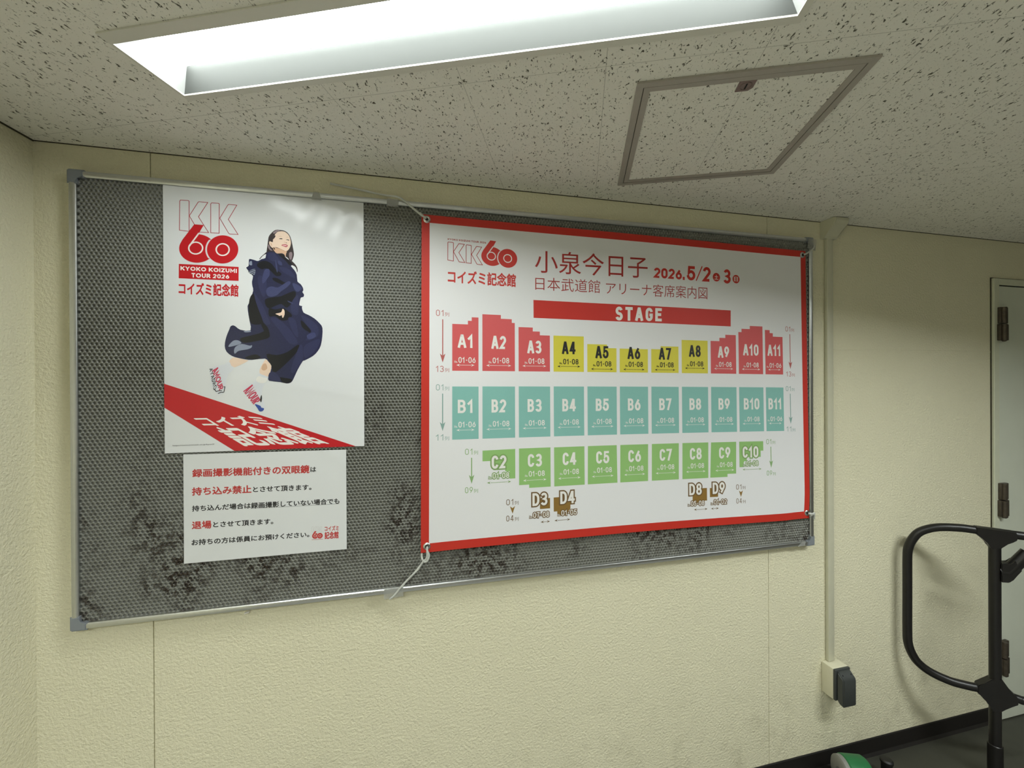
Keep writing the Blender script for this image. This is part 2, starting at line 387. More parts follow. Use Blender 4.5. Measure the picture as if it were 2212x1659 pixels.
# ------------------------------------------------------------------ ceiling light fittings
for i, (u0, v0) in enumerate(FITTINGS):
    lab = ['long recessed ceiling light with glowing lamp bar above the notice board',
           'unseen recessed fill light added behind the viewer, nearest the left wall',
           'unseen recessed fill light added behind the viewer, towards the door'][i]
    t = empty('ceiling_light', grid(u0+LL/2, v0+LW/2), lab, 'ceiling light')
    def g(u, v, z): return grid(u0+u, v0+v, HC+z)
    # reflector trough: sloping long sides and ends, closed top
    bm = bmesh.new()
    D, ins, e = 0.044, 0.022, 0.03
    top = [g(0, 0, 0), g(LL, 0, 0), g(LL, LW, 0), g(0, LW, 0)]
    bot = [g(e, ins, D), g(LL-e, ins, D), g(LL-e, LW-ins, D), g(e, LW-ins, D)]
    A = [bm.verts.new(p) for p in top]; B = [bm.verts.new(p) for p in bot]
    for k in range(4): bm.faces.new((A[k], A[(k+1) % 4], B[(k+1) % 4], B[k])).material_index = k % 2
    bm.faces.new(B)
    bm_obj('reflector', bm, [REFL_DARKENED, REFL_END_LIT], t)
    # flange lying against the tiles
    bm = bmesh.new()
    w = 0.017
    def fl(a, b, c, d):
        add_prism(bm, [g(a, b, -0.0005), g(c, b, -0.0005), g(c, d, -0.0005), g(a, d, -0.0005)], (0, 0, -0.003))
    fl(-0.006, -w-0.008, LL+0.012, 0); fl(-0.006, LW, LL+0.012, LW+w); fl(-0.006, 0, 0, LW); fl(LL, 0, LL+0.012, LW)
    bm_obj('flange', bm, FLANGE, t)
    # lamp bar: rounded glowing cover along the middle
    bm = bmesh.new()
    prof = []
    for k in range(13):
        a = math.pi*k/12
        prof.append((LW/2-0.004-0.046*math.cos(a), D-0.006-0.010*math.sin(a)**0.7))
    prof = [(LW/2-0.054, D-0.001)] + prof + [(LW/2+0.038, D-0.001)]
    rows = []
    for uu, sc in ((0.028, 0.55), (0.031, 0.85), (0.038, 1), (LL-0.038, 1), (LL-0.031, 0.85), (LL-0.028, 0.55)):
        cz = D-0.001
        rows.append([bm.verts.new(g(uu, LW/2-0.004+(v-LW/2+0.004)*(0.7+0.3*sc), cz+(z-cz)*sc)) for v, z in prof])
    for P_, Q in zip(rows, rows[1:]):
        for k in range(len(prof)-1): bm.faces.new((P_[k], P_[k+1], Q[k+1], Q[k]))
    bm.faces.new(rows[0]); bm.faces.new(rows[-1])
    bm_obj('lamp_cover', bm, emitter('glowing white lamp cover', (0.95, 1.0, 0.98), LAMP[i]), t, smooth=True)

# ------------------------------------------------------------------ access hatch
HU0, HV0, HA, HB = 1.4463, 0.0037, 0.4651, 0.4720
t = empty('ceiling_hatch', grid(HU0+HA/2, HV0+HB/2), 'square grey framed access hatch in the ceiling with small latch', 'hatch')
def ring(bm, u0, v0, u1, v1, w, z0, z1):
    for a, b, c, d in ((u0, v0, u1, v0+w), (u0, v1-w, u1, v1), (u0, v0+w, u0+w, v1-w), (u1-w, v0+w, u1, v1-w)):
        add_prism(bm, [grid(a, b, z0), grid(c, b, z0), grid(c, d, z0), grid(a, d, z0)], (0, 0, z1-z0))
bm = bmesh.new(); ring(bm, HU0, HV0, HU0+HA, HV0+HB, 0.015, HC-0.0005, HC-0.005); bm_obj('outer_frame', bm, HFRAME, t)
k = 0.0168
bm = bmesh.new(); ring(bm, HU0+k, HV0+k, HU0+HA-k, HV0+HB-k, 0.014, HC-0.0012, HC-0.0042); bm_obj('inner_frame', bm, HFRAME, t)
bm = bmesh.new(); ring(bm, HU0+0.014, HV0+0.014, HU0+HA-0.014, HV0+HB-0.014, 0.004, HC-0.0003, HC-0.0008); bm_obj('frame_gap', bm, DARK, t, label='dark gap between the two frames')
q = 0.0305
bm = bmesh.new()
add_prism(bm, [grid(HU0+q, HV0+q, HC-0.0006), grid(HU0+HA-q, HV0+q, HC-0.0006), grid(HU0+HA-q, HV0+HB-q, HC-0.0006), grid(HU0+q, HV0+HB-q, HC-0.0006)], (0, 0, -0.0016))
bm_obj('hatch_panel', bm, TILE, t)
bm = bmesh.new()
pl = [(1.6615, 0.0335), (1.6955, 0.0335), (1.6955, 0.058), (1.688, 0.0665), (1.6615, 0.0665)]
add_prism(bm, [grid(a, b, HC-0.0024) for a, b in pl], (0, 0, -0.0022))
lt = bm_obj('latch_plate', bm, LATCH, t, label='small brown latch plate')
bm = bmesh.new()
add_lathe(bm, grid(1.6785, 0.050, HC-0.0048), (0, 0, -1), [(0.0125, -0.001), (0.0125, 0.0006), (0.0105, 0.0012), (0.0100, 0.0002), (0, 0.0002)], 28)
lk = bm_obj('latch_knob', bm, LATCH, lt, smooth=True)
bm = bmesh.new()
gx = 1.6785
add_prism(bm, [grid(gx-0.0015, 0.0415, HC-0.0051), grid(gx+0.0015, 0.0415, HC-0.0051), grid(gx+0.0015, 0.0585, HC-0.0051), grid(gx-0.0015, 0.0585, HC-0.0051)], (0, 0, -0.0005))
bm_obj('key_slot', bm, DARK, lt, label='dark key slot')

# ------------------------------------------------------------------ notice board
BX0, BX1, BZ0, BZ1, BD = 0.0, 2.3978, 0.9162, 2.1162, 0.030
t = empty('notice_board', (BX0+1.2, 0, BZ0), 'large grey perforated notice board in aluminium frame on the cream wall', 'notice board')
prof = [(0.0, -0.001), (0.0, -0.0285), (0.0010, -0.0294), (0.0035, -BD), (0.0070, -0.03015), (0.0100, -0.0298), (0.0124, -0.0292), (0.0142, -0.0283), (0.0153, -0.0268), (0.0156, -0.0215), (0.0156, -0.001)]
def rail(p0, p1, inward):
    """p0,p1 outer corners (x,z); inward = unit vector (x,z); mitred ends"""
    bm = bmesh.new(); p0, p1, n = Vector(p0), Vector(p1), Vector(inward); d = (p1-p0).normalized()
    A = []; B = []
    for a, y in prof:
        q0 = p0+n*a+d*a; q1 = p1+n*a-d*a
        A.append(bm.verts.new((q0.x, y, q0.y))); B.append(bm.verts.new((q1.x, y, q1.y)))
    m = len(prof)
    for i in range(m): bm.faces.new((A[i], A[(i+1) % m], B[(i+1) % m], B[i]))
    bm.faces.new(A); bm.faces.new(B)
    bm_obj('frame_rail', bm, ALU, t)
rail((BX0, BZ0), (BX1, BZ0), (0, 1)); rail((BX0, BZ1), (BX1, BZ1), (0, -1))
rail((BX0, BZ0), (BX0, BZ1), (1, 0)); rail((BX1, BZ0), (BX1, BZ1), (-1, 0))
for cx, sx in ((BX0, 1), (BX1, -1)):
    for cz, sz in ((BZ0, 1), (BZ1, -1)):
        bm = bmesh.new()
        o, w, l = -0.003, 0.0175, 0.034
        pl = [(o, o), (l, o), (l, w), (w, w), (w, l), (o, l)]
        add_prism(bm, [(cx+sx*a, -0.0005, cz+sz*b) for a, b in pl], (0, -BD-0.0015, 0))
        es = [e for e in bm.edges if all(v.co.y < -0.02 for v in e.verts)] + [e for e in bm.edges if abs(e.verts[0].co.y-e.verts[1].co.y) > 0.01 and abs(e.verts[0].co.x-(cx+sx*o)) < 1e-5 and abs(e.verts[0].co.z-(cz+sz*o)) < 1e-5]
        bmesh.ops.bevel(bm, geom=es, offset=0.003, segments=3, affect='EDGES')
        bm_obj('corner_cap', bm, CAPP, t, smooth=True)
# perforated sheet: hexagonal field of round dimples, real depth
def perforated(x0, x1, z0, z1, y, pitch, rad, depth, name):
    rp = pitch*math.sqrt(3)/2
    nx = int((x1-x0)/pitch); nz = int((z1-z0)/rp)
    ii, jj = np.meshgrid(np.arange(nx), np.arange(nz)); ii = ii.ravel(); jj = jj.ravel()
    cx = x0+pitch*(ii+0.5)+np.where(jj % 2 == 1, pitch/2, 0); cz = z0+rp*(jj+0.5)
    keep = cx < x1-pitch*0.5; cx = cx[keep]; cz = cz[keep]; n = len(cx); K = 12
    ang = 2*np.pi*np.arange(K)/K
    hexr = pitch/2/np.cos(((ang+np.pi/6) % (np.pi/3))-np.pi/6)
    V = np.zeros((n, 3*K, 3))
    for q, (r, yy) in enumerate(((hexr*1.001, y), (np.full(K, rad), y), (np.full(K, rad*0.97), y+depth))):
        V[:, q*K:(q+1)*K, 0] = cx[:, None]+r*np.cos(ang); V[:, q*K:(q+1)*K, 1] = yy; V[:, q*K:(q+1)*K, 2] = cz[:, None]+r*np.sin(ang)
    k = np.arange(K); k2 = (k+1) % K
    quads = np.concatenate([np.stack([k, k2, K+k2, K+k], 1), np.stack([K+k, K+k2, 2*K+k2, 2*K+k], 1)]).ravel()
    base = (np.arange(n)*3*K)[:, None]
    lq = (base+quads[None, :]); lb = base+(2*K+k)[None, :]
    loops = np.concatenate([lq, lb], 1).ravel().astype(np.int32)
    tot = np.tile(np.concatenate([np.full(2*K, 4), [K]]), n).astype(np.int32)
    st = np.concatenate([[0], np.cumsum(tot)[:-1]]).astype(np.int32)
    me = bpy.data.meshes.new(name)
    me.vertices.add(n*3*K); me.vertices.foreach_set('co', V.ravel().astype(np.float32))
    me.loops.add(len(loops)); me.loops.foreach_set('vertex_index', loops)
    me.polygons.add(len(tot)); me.polygons.foreach_set('loop_start', st); me.polygons.foreach_set('loop_total', tot)
    me.update(calc_edges=True); me.materials.append(BOARD)
    return me
PY = -0.022
me = perforated(BX0+0.006, BX1-0.006, BZ0+0.006, BZ1-0.006, PY, 0.01065, 0.0042, 0.0045, 'perforated_panel')
link_mesh('perforated_panel', me, t)

# ------------------------------------------------------------------ printed sheets
def quadmap(q):
    bl, br, tr, tl = [Vector(p) for p in q]
    return lambda s, r: (bl*(1-s)+br*s)*(1-r)+(tl*(1-s)+tr*s)*r
TXT = {}
def text_mesh(s, bold):
    key = (s, bold)
    if key not in TXT:
        cu = bpy.data.curves.new('t', 'FONT'); cu.body = s; cu.size = 1
        cu.offset = bold; cu.resolution_u = 4; cu.fill_mode = 'FRONT'
        o = bpy.data.objects.new('t', cu); COL.objects.link(o)
        me = bpy.data.meshes.new_from_object(o)
        vs = [(v.co.x, v.co.y) for v in me.vertices]; fs = [tuple(p.vertices) for p in me.polygons]
        bpy.data.objects.remove(o); bpy.data.meshes.remove(me); bpy.data.curves.remove(cu)
        TXT[key] = (vs, fs)
    return TXT[key]
def arc(cx, cy, rx, ry, a0, a1, n=0):
    n = n or max(4, int(abs(a1-a0)/12))
    return [(cx+rx*math.cos(math.radians(a0+(a1-a0)*k/n)), cy+ry*math.sin(math.radians(a0+(a1-a0)*k/n))) for k in range(n+1)]
# narrow signage alphabet: pen strokes in a unit box, with the width of each letter
GL = {'0': (.46, [[(0,.5)]+arc(.5,.7,.5,.3,180,0)+arc(.5,.3,.5,.3,0,-180)+[(0,.5)]]), '1': (.26, [[(0,.74),(.8,.985),(.8,0)]]),
 '2': (.46, [arc(.5,.72,.5,.28,172,-28)+[(0,0),(1,0)]]), '3': (.46, [arc(.48,.755,.46,.245,160,-90)+arc(.48,.255,.52,.255,90,-160)]),
 '4': (.48, [[(.74,0),(.74,1)], [(.72,1),(.62,1),(0,.25),(1,.25)]]), '5': (.45, [[(.92,1),(.14,1),(.06,.53)]+arc(.46,.32,.54,.32,122,-160)]),
 '6': (.46, [[(.74,1),(.13,.5)]+arc(.5,.31,.5,.31,142,500)]), '7': (.44, [[(0,1),(1,1),(.34,0)]]),
 '8': (.46, [arc(.5,.75,.43,.25,90,450), arc(.5,.25,.5,.25,90,450)]), '9': (.46, [[(.26,0),(.87,.5)]+arc(.5,.69,.5,.31,-38,320)]),
 'A': (.54, [[(0,0),(.44,1),(.56,1),(1,0)], [(.17,.27),(.83,.27)]]), 'B': (.46, [[(0,.52),(0,1),(.45,1)]+arc(.5,.76,.42,.24,90,-90)+[(0,.52),(0,0),(.5,0)]+arc(.52,.26,.48,.26,-90,90)+[(.3,.52)]]),
 'C': (.46, [arc(.5,.7,.5,.3,8,180)+arc(.5,.3,.5,.3,180,352)]), 'D': (.48, [[(0,.5),(0,1),(.4,1)]+arc(.4,.62,.6,.38,90,0)+arc(.4,.38,.6,.38,0,-90)+[(0,0),(0,.5)]]),
 'E': (.42, [[(1,1),(0,1),(0,0),(1,0)], [(0,.52),(.85,.52)]]), 'G': (.48, [arc(.5,.7,.5,.3,8,180)+arc(.5,.3,.5,.3,180,360)+[(1,.46),(.55,.46)]]),
 'S': (.46, [arc(.5,.75,.48,.25,15,270)+arc(.5,.25,.5,.25,90,-165)]), 'T': (.48, [[(0,1),(1,1)], [(.5,1),(.5,0)]]), 'K': (.55, [[(0,0),(0,1)], [(.98,1),(.04,.4)], [(.3,.57),(1,0)]]),
 'Y': (.58, [[(0,1),(.5,.46),(1,1)], [(.5,.46),(.5,0)]]), 'O': (.75, [arc(.5,.5,.5,.5,90,450,30)]), 'I': (.0, [[(0,0),(0,1)]]), 'Z': (.52, [[(0,1),(1,1),(0,0),(1,0)]]),
 'U': (.55, [[(0,1),(0,.36)]+arc(.5,.36,.5,.36,180,360)+[(1,1)]]), 'M': (.72, [[(0,0),(0,1),(.5,.3),(1,1),(1,0)]]), 'R': (.5, [[(0,0),(0,1),(.5,1)]+arc(.52,.74,.44,.26,90,-90)+[(0,.48)], [(.5,.48),(1,0)]]),
 'N': (.55, [[(0,0),(0,1),(1,0),(1,1)]]), 'o': (.5, [arc(.5,.32,.5,.32,90,450)]), '.': (.0, [[(0,-.02),(0,.1)]]), '-': (.26, [[(0,.46),(1,.46)]]), '/': (.42, [[(0,-.03),(1,1.03)]]), ' ': (.22, [])}
class Print:
    """ink shapes in sheet millimetres (u right, v up, layer), laid on a sheet when built"""
    def __init__(s, sheet): s.sh = sheet; s.bm = bmesh.new(); s.mats = []; s.n = 0
    def mi(s, m):
        if m not in s.mats: s.mats.append(m)
        return s.mats.index(m)
    def poly(s, pts, m, lay=1, smooth=0):
        if smooth: pts = [p[:] for p in cr([Vector((a, b)) for a, b in pts], smooth, True)]
        s.n += 1; lay = lay+0.016*(s.n % 50)           # overlapping ink never lies in exactly one plane
        f = s.bm.faces.new([s.bm.verts.new((p[0], p[1], lay)) for p in pts]); f.material_index = s.mi(m)
    def rect(s, x0, y0, x1, y1, m, lay=1): s.poly([(x0, y0), (x1, y0), (x1, y1), (x0, y1)], m, lay)
    def line(s, pts, w, m, lay=1, closed=False, tf=None, ext=0.0):
        pts = [Vector(p[:2]) for p in pts]; pts = [q for k, q in enumerate(pts) if k == 0 or (q-pts[k-1]).length > 1e-5]; n = len(pts)
        if ext and not closed: pts[0] = pts[0]+(pts[0]-pts[1]).normalized()*ext; pts[-1] = pts[-1]+(pts[-1]-pts[-2]).normalized()*ext
        L = []; Rr = []
        for i in range(n):
            a = pts[i-1] if (closed or i > 0) else None; b = pts[(i+1) % n] if (closed or i < n-1) else None
            d1 = (pts[i]-a).normalized() if a is not None else None; d2 = (b-pts[i]).normalized() if b is not None else None
            d1 = d1 if d1 is not None else d2; d2 = d2 if d2 is not None else d1
            n1 = Vector((-d1.y, d1.x)); n2 = Vector((-d2.y, d2.x)); mm = (n1+n2)
            mm = mm.normalized() if mm.length > 1e-6 else n1
            k = w/2/max(0.45, mm.dot(n1)); L.append(pts[i]+mm*k); Rr.append(pts[i]-mm*k)
        for i in range(n if closed else n-1):
            j = (i+1) % n; q = [L[i], L[j], Rr[j], Rr[i]]; s.poly([tf(*v) for v in q] if tf else q, m, lay)
    def ell(s, c, rx, ry, m, lay=1, n=40): s.poly([(c[0]+rx*math.cos(2*math.pi*k/n), c[1]+ry*math.sin(2*math.pi*k/n)) for k in range(n)], m, lay)
    def sign(s, body, quad, pen, m, lay=1, gap=0.14, grow=0.0):
        """pen-stroke lettering filling quad (bl, br, tr, tl) or rect; pen = stroke width in mm"""
        if not hasattr(quad[0], '__len__'):
            x0, y0, x1, y1 = quad; quad = [(x0, y0), (x1, y0), (x1, y1), (x0, y1)]
        v = [Vector(p) for p in quad]; wd = ((v[1]-v[0]).length+(v[2]-v[3]).length)/2; ht = ((v[3]-v[0]).length+(v[2]-v[1]).length)/2
        q = quadmap(quad); tf = lambda x, y: tuple(q(x/wd, y/ht))
        # each letter: pen-wide frame plus its own width; spread to the full width
        body_w = [GL[c][0]*ht for c in body]; gaps = gap*ht*(len(body)-1)
        fixed = sum(pen if GL[c][1] else 0 for c in body); k = (wd-fixed)/(sum(body_w)+gaps); x = 0.0
        for c, w in zip(body, body_w):
            w *= k; pw = pen if GL[c][1] else 0
            for st in GL[c][1]:
                P_ = [(x+pw/2+a*w, pen/2+b*(ht-pen)) for a, b in st]; ends = 0.0 if (P_[0][0]-P_[-1][0])**2+(P_[0][1]-P_[-1][1])**2 < 1e-4 else 1.0
                caps = [c2 for c2 in P_]
                e = pen/2 if ends else pen*0.1
                s.line(P_, pen+2*grow, m, lay, tf=tf, ext=(e if c in 'ABDEKTYIZUMRN1457/.' else 0.0)*(0.98 if ends else 1)+grow)
            x += w+pw+gap*ht*k
    def text(s, body, quad, m, lay=1, bold=0.0, grow=0.0):
        """ink box of the text stretched onto quad (bl, br, tr, tl) or rect (x0,y0,x1,y1)"""
        if len(quad) == 4 and not hasattr(quad[0], '__len__'):
            x0, y0, x1, y1 = quad; quad = [(x0, y0), (x1, y0), (x1, y1), (x0, y1)]
        vs, fs = text_mesh(body, min(0.0, bold))
        b0 = max(0.0, bold-grow); b1 = max(0.0, bold)
        ax = min(v[0] for v in vs)-b0; bx = max(v[0] for v in vs)+b0; ay = min(v[1] for v in vs)-b0; by = max(v[1] for v in vs)+b0
        q = quadmap(quad); mi = s.mi(m)
        # weight: the stroke is thickened by repeating it on a ring of small offsets
        nd = 0 if b1 == 0 else (8 if b1 < 0.06 else 16)
        offs = [(0, 0)]+[(b1*math.cos(2*math.pi*k/nd), b1*math.sin(2*math.pi*k/nd)) for k in range(nd)]
        if b1 > 0.06: offs += [(b1*0.55*math.cos(2*math.pi*k/8), b1*0.55*math.sin(2*math.pi*k/8)) for k in range(8)]
        for k, (dx, dy) in enumerate(offs):
            bv = [s.bm.verts.new((*q((x+dx-ax)/(bx-ax), (y+dy-ay)/(by-ay)), lay+0.03*k)) for x, y in vs]
            for f in fs:
                try: s.bm.faces.new([bv[i] for i in f]).material_index = mi
                except ValueError: pass
    def build(s, name, parent, label=None):
        s.bm.normal_update()
        bmesh.ops.triangulate(s.bm, faces=s.bm.faces[:], ngon_method='EAR_CLIP')
        for _ in range(6):
            es = [e for e in s.bm.edges if (e.verts[0].co-e.verts[1].co).length > s.sh['edge']]
            if not es: break
            bmesh.ops.subdivide_edges(s.bm, edges=es, cuts=1, use_grid_fill=False)
            s.bm.normal_update()
            bmesh.ops.triangulate(s.bm, faces=[f for f in s.bm.faces if len(f.verts) > 3])
        for v in s.bm.verts: v.co = s.sh['map'](v.co.x, v.co.y, v.co.z)
        me = bpy.data.meshes.new(name); s.bm.to_mesh(me); s.bm.free()
        for m in s.mats: me.materials.append(m)
        return link_mesh(name, me, parent, label)
def sheet_obj(name, sh, u0, v0, u1, v1, nu, nv, m, parent, thick=0.0006):
    bm = bmesh.new()
    for lay_y in (0, 1):
        gridv = [[bm.verts.new(sh['map'](u0+(u1-u0)*i/nu, v0+(v1-v0)*j/nv, 0)+Vector((0, thick*lay_y, 0))) for i in range(nu+1)] for j in range(nv+1)]
        for j in range(nv):
            for i in range(nu): bm.faces.new((gridv[j][i], gridv[j][i+1], gridv[j+1][i+1], gridv[j+1][i]))
        if lay_y == 0: front = gridv
    def side(A, B):
        for i in range(len(A)-1): bm.faces.new((A[i], A[i+1], B[i+1], B[i]))
    side(front[0], gridv[0]); side(front[-1], gridv[-1]); side([r[0] for r in front], [r[0] for r in gridv]); side([r[-1] for r in front], [r[-1] for r in gridv])
    return bm_obj(name, bm, m, parent, smooth=True)
LAY = 0.00010

# ---- the KK60 mark, drawn in its own units (x right, y down)
K1A = [(58, 95), (70, 78), (188, 82), (200, 92), (200, 560), (55, 545)]
K1B = [(203, 320), (335, 110), (350, 98), (488, 108), (343, 333), (500, 580), (350, 572)]
K2A = [(533, 130), (547, 113), (657, 118), (668, 128), (665, 590), (533, 582)]
K2B = [(675, 352), (800, 145), (815, 133), (945, 142), (810, 370), (965, 608), (830, 600), (815, 590)]
def mark_kk(p, mp, w, m, lay=1):
    for pl in (K1A, K1B, K2A, K2B): p.line([mp(*q) for q in pl], w, m, lay, closed=True)
def mark_60(p, mp, red, white, lay=2):
    el = lambda cx, cy, rx, ry, a0, a1, n: [(cx+rx*math.cos(math.radians(a0+(a1-a0)*k/n)), cy+ry*math.sin(math.radians(a0+(a1-a0)*k/n))) for k in range(n+1)]
    pts = [(278, 452), (425, 462), (352, 588)] + el(325, 828, 275, 222, -83, -38, 10)
    pts += el(722, 845, 272, 248, 218, 146, 16)[0:]
    pts += el(325, 828, 275, 222, 44, 200, 30) + [(100, 690)]
    p.poly([mp(*q) for q in pts], red, lay)
    p.poly([mp(*q) for q in el(722, 845, 247, 223, 0, 351, 47)], red, lay)
    for cx, cy, rx, ry in ((302, 822, 106, 92), (722, 848, 102, 92)):
        p.line([mp(*q) for q in el(cx, cy, rx, ry, 0, 351, 39)], abs(mp(23, 0)[0]-mp(0, 0)[0]), white, lay+1, closed=True)
    p.line([mp(*q) for q in ((352, 588), (240, 740), (205, 790))], abs(mp(24, 0)[0]-mp(0, 0)[0]), white, lay+1)

# ================================================================== seating chart banner
BYY = -0.036
BQ = quadmap([(0.9154, 1.0608), (2.3478, 1.0477), (2.3319, 2.0373), (0.9228, 2.0521)])
def bmap(u, v, lay):
    s, r = u/1412, v/985
    p = BQ(s, r)
    x, z = p
    z += 0.008*math.sin(math.pi*min(1, max(0, s)))**0.7*max(0, 1-max(r, -0.05))**2
    e = math.exp(-((1.0-s)**2*1412**2+(r+0.02)**2*985**2)/60**2)          # lower right corner is pulled in by its tie
    x -= 0.006*e; z += 0.005*e
    y = BYY-0.003*math.sin(math.pi*min(1, max(0, s)))*(0.6+0.4*math.cos(5*r+2*s)) - 0.0012*math.sin(9*s+3*r)
    return Vector((x, y-lay*LAY, z))
SHB = dict(map=bmap, edge=45)
bn = empty('seating_chart_banner', (1.63, BYY, 1.03), 'white seating chart banner with a wide red border tied over the board', 'banner')
sheet_obj('banner_sheet', SHB, -24, -27, 1435, 1009, 80, 60, CLOTH, bn)
p = Print(SHB)
U0, V0, U1, V1 = -24.2, -27.2, 1435.2, 1009.2
for a, b, c, d in ((U0, V0, 0, V1), (1412, V0, U1, V1), (0, V0, 1412, 0), (0, 985, 1412, V1)): p.rect(a, b, c, d, I_BORDER)
p.build('red_border', bn)
def aff(src, dst):
    (x0, y0, x1, y1), (a0, b0, a1, b1) = src, dst
    return lambda x, y: (a0+(a1-a0)*(x-x0)/(x1-x0), b0+(b1-b0)*(y-y0)/(y1-y0))
# logo
p = Print(SHB)
kb = [(55.8,928.8),(165.3,863.5),(161.8,945),(279.4,866.1)]
mk = aff((55, 80, 965, 605), (kb[0][0], kb[0][1]+2, kb[1][0], kb[1][1]+4)); mark_kk(p, mk, 1.9, I_DRED)
m6 = aff((50, 452, 968, 1066), (kb[2][0], kb[2][1]+2, kb[3][0], kb[3][1]-2)); mark_60(p, m6, I_RED, I_WHT)
p.sign('KYOKO KOIZUMI TOUR 2026', [(55.8,936.9),(177.2,935.4),(177.2,941.3),(55.8,942.4)], 1.35, I_DRED, 1)
p.text('コイズミ記念館', [(55.9,802.9),(275.2,802.8),(275.3,846.3),(55.9,845.4)], I_RED, 1, 0.028)
p.build('logo_print', bn, label='red outlined and solid logo print')
p = Print(SHB)
p.text('小泉今日子', [(339.3,854.7),(748.3,859.9),(749,935.9),(339.6,928)], I_DRED, 1, 0.002)
p.text('日本武道館', [(340.4,798.1),(568.9,799),(569.2,843.1),(340.5,840.5)], I_DRED, 1, -0.004)
p.text('アリーナ客席案内図', [(590.8,797.5),(989.2,799.4),(989.8,843.9),(591.1,838.9)], I_DRED, 1, -0.004)
p.build('title_lettering', bn)
p = Print(SHB)
p.sign('2026.', [(773.1,864),(896.1,863.9),(896.5,900.2),(773.5,899.7)], 8.0, I_RED, 1, 0.1)
p.sign('5', [(906.3,863.6),(939.7,864),(940.4,915.3),(907,914.8)], 10.2, I_RED, 1)
p.line([(943.3,863.9),(969.1,917.5)], 4.2, I_RED, 1)
p.sign('2', [(971.6,863.1),(1004.1,863.7),(1004.9,916.4),(972.4,915.9)], 10.2, I_RED, 1)
p.sign('3', [(1059.3,862),(1090.4,862.1),(1091.2,914.3),(1060,913.9)], 10.2, I_RED, 1)
for q, ch in zip([(1028.9,882.3),(1114.3,880.7)], '土日'):
    p.ell(q, 15.5, 15.5, I_RED, 1); p.text(ch, (q[0]-8.5, q[1]-8.5, q[0]+8.5, q[1]+8.5), I_WHT, 2, 0.02)
p.build('date_lettering', bn)
p = Print(SHB); p.poly([(334.4,706.4),(1088,705.2),(1088.9,764.2),(334,764.8)], I_RED); sb = p.build('stage_bar', bn, label='long red bar marked STAGE')
p = Print(SHB); p.sign('STAGE', [(625.6,709.1),(802.7,712.3),(803.2,758.6),(626,756.7)], 10.0, I_WHT, 2, 0.26); p.build('stage_lettering', sb, label='white lettering STAGE')

# seat blocks: columns on a common grid, millimetres on the banner
COLS = [(70, 152.5), (165, 271), (283.5, 390), (402.5, 509.5), (522, 629), (641, 748), (761, 868.5), (881.5, 988.5), (1001, 1109.5), (1121, 1229), (1240, 1321)]
def darrow(p, x0, x1, y, m, lay):
    h = 11
    for x, sg in ((x0, 1), (x1, -1)):
        p.poly([(x, y), (x+sg*h, y+3.8), (x+sg*h*0.72, y), (x+sg*h, y-3.8)], m, lay)
    a, b = x0+h, x1-h; n = max(2, int((b-a)/4.2)); st = (b-a)/n
    for k in range(n): p.rect(a+st*k+st*0.2, y-0.9, a+st*k+st*0.85, y+0.9, m, lay)
def seats(p, x1, y, num, m, lay, out=None):
    # ink of 'No.' is small, the numbers are large
    if out: p.sign(num, (x1-54, y, x1, y+18), 2.7, out, lay-1, grow=2.6); p.sign('No.', (x1-67, y, x1-57, y+7), 1.1, out, lay-1, grow=1.3)
    p.sign(num, (x1-54, y, x1, y+18), 2.7, m, lay); p.sign('No.', (x1-67, y, x1-57, y+7), 1.1, m, lay)
def big(p, s, cx, y, m, lay, out=None):
    w = {2: 48, 3: 69}[len(s)] if s[1:] != '11' else 60
    if s[0] == 'D': w = 51
    if out: p.sign(s, (cx-w/2, y, cx+w/2, y+42), 7.6, out, lay-1, grow=4.2)
    p.sign(s, (cx-w/2, y, cx+w/2, y+42), 7.6, m, lay)
def block(name, color, outline, ink_, ymain, ynum, numtxt, arrow, cx=None, numx=None, out=None, words='', arrow_ink=None, oink=None):
    p = Print(SHB); p.poly(outline, color, 1)
    b = p.build('seat_block', bn, label='%s seat block marked %s' % (words, name))
    p = Print(SHB)
    cx = cx if cx is not None else sum(q[0] for q in (outline[0], outline[1]))/2
    big(p, name, cx, ymain, ink_, 4, out); p.build('block_lettering', b)
    p = Print(SHB); seats(p, numx if numx else cx+38, ynum, numtxt, ink_, 6, out); p.build('seat_lettering', b)
    p = Print(SHB); darrow(p, arrow[0], arrow[1], arrow[2], arrow_ink or ink_, 3); p.build('range_arrow', b)
S12 = 12.0
ROWA = {1: [(0, 677), (49, 688.5), (61, 700)], 2: [(0, 711), (60, 699), (96, 687)], 3: [(0, 674.5), (48, 662), (72, 650)], 4: [(0, 650.5)],
        5: [(0, 625.5), (72, 613.5)], 6: [(0, 613)], 7: [(0, 614), (37, 625)], 8: [(0, 649.5)], 9: [(0, 649.5), (37.5, 662), (63, 674)], 10: [(0, 686), (14, 698.5), (51, 710.5)], 11: [(0, 698), (22, 687), (36, 674)]}
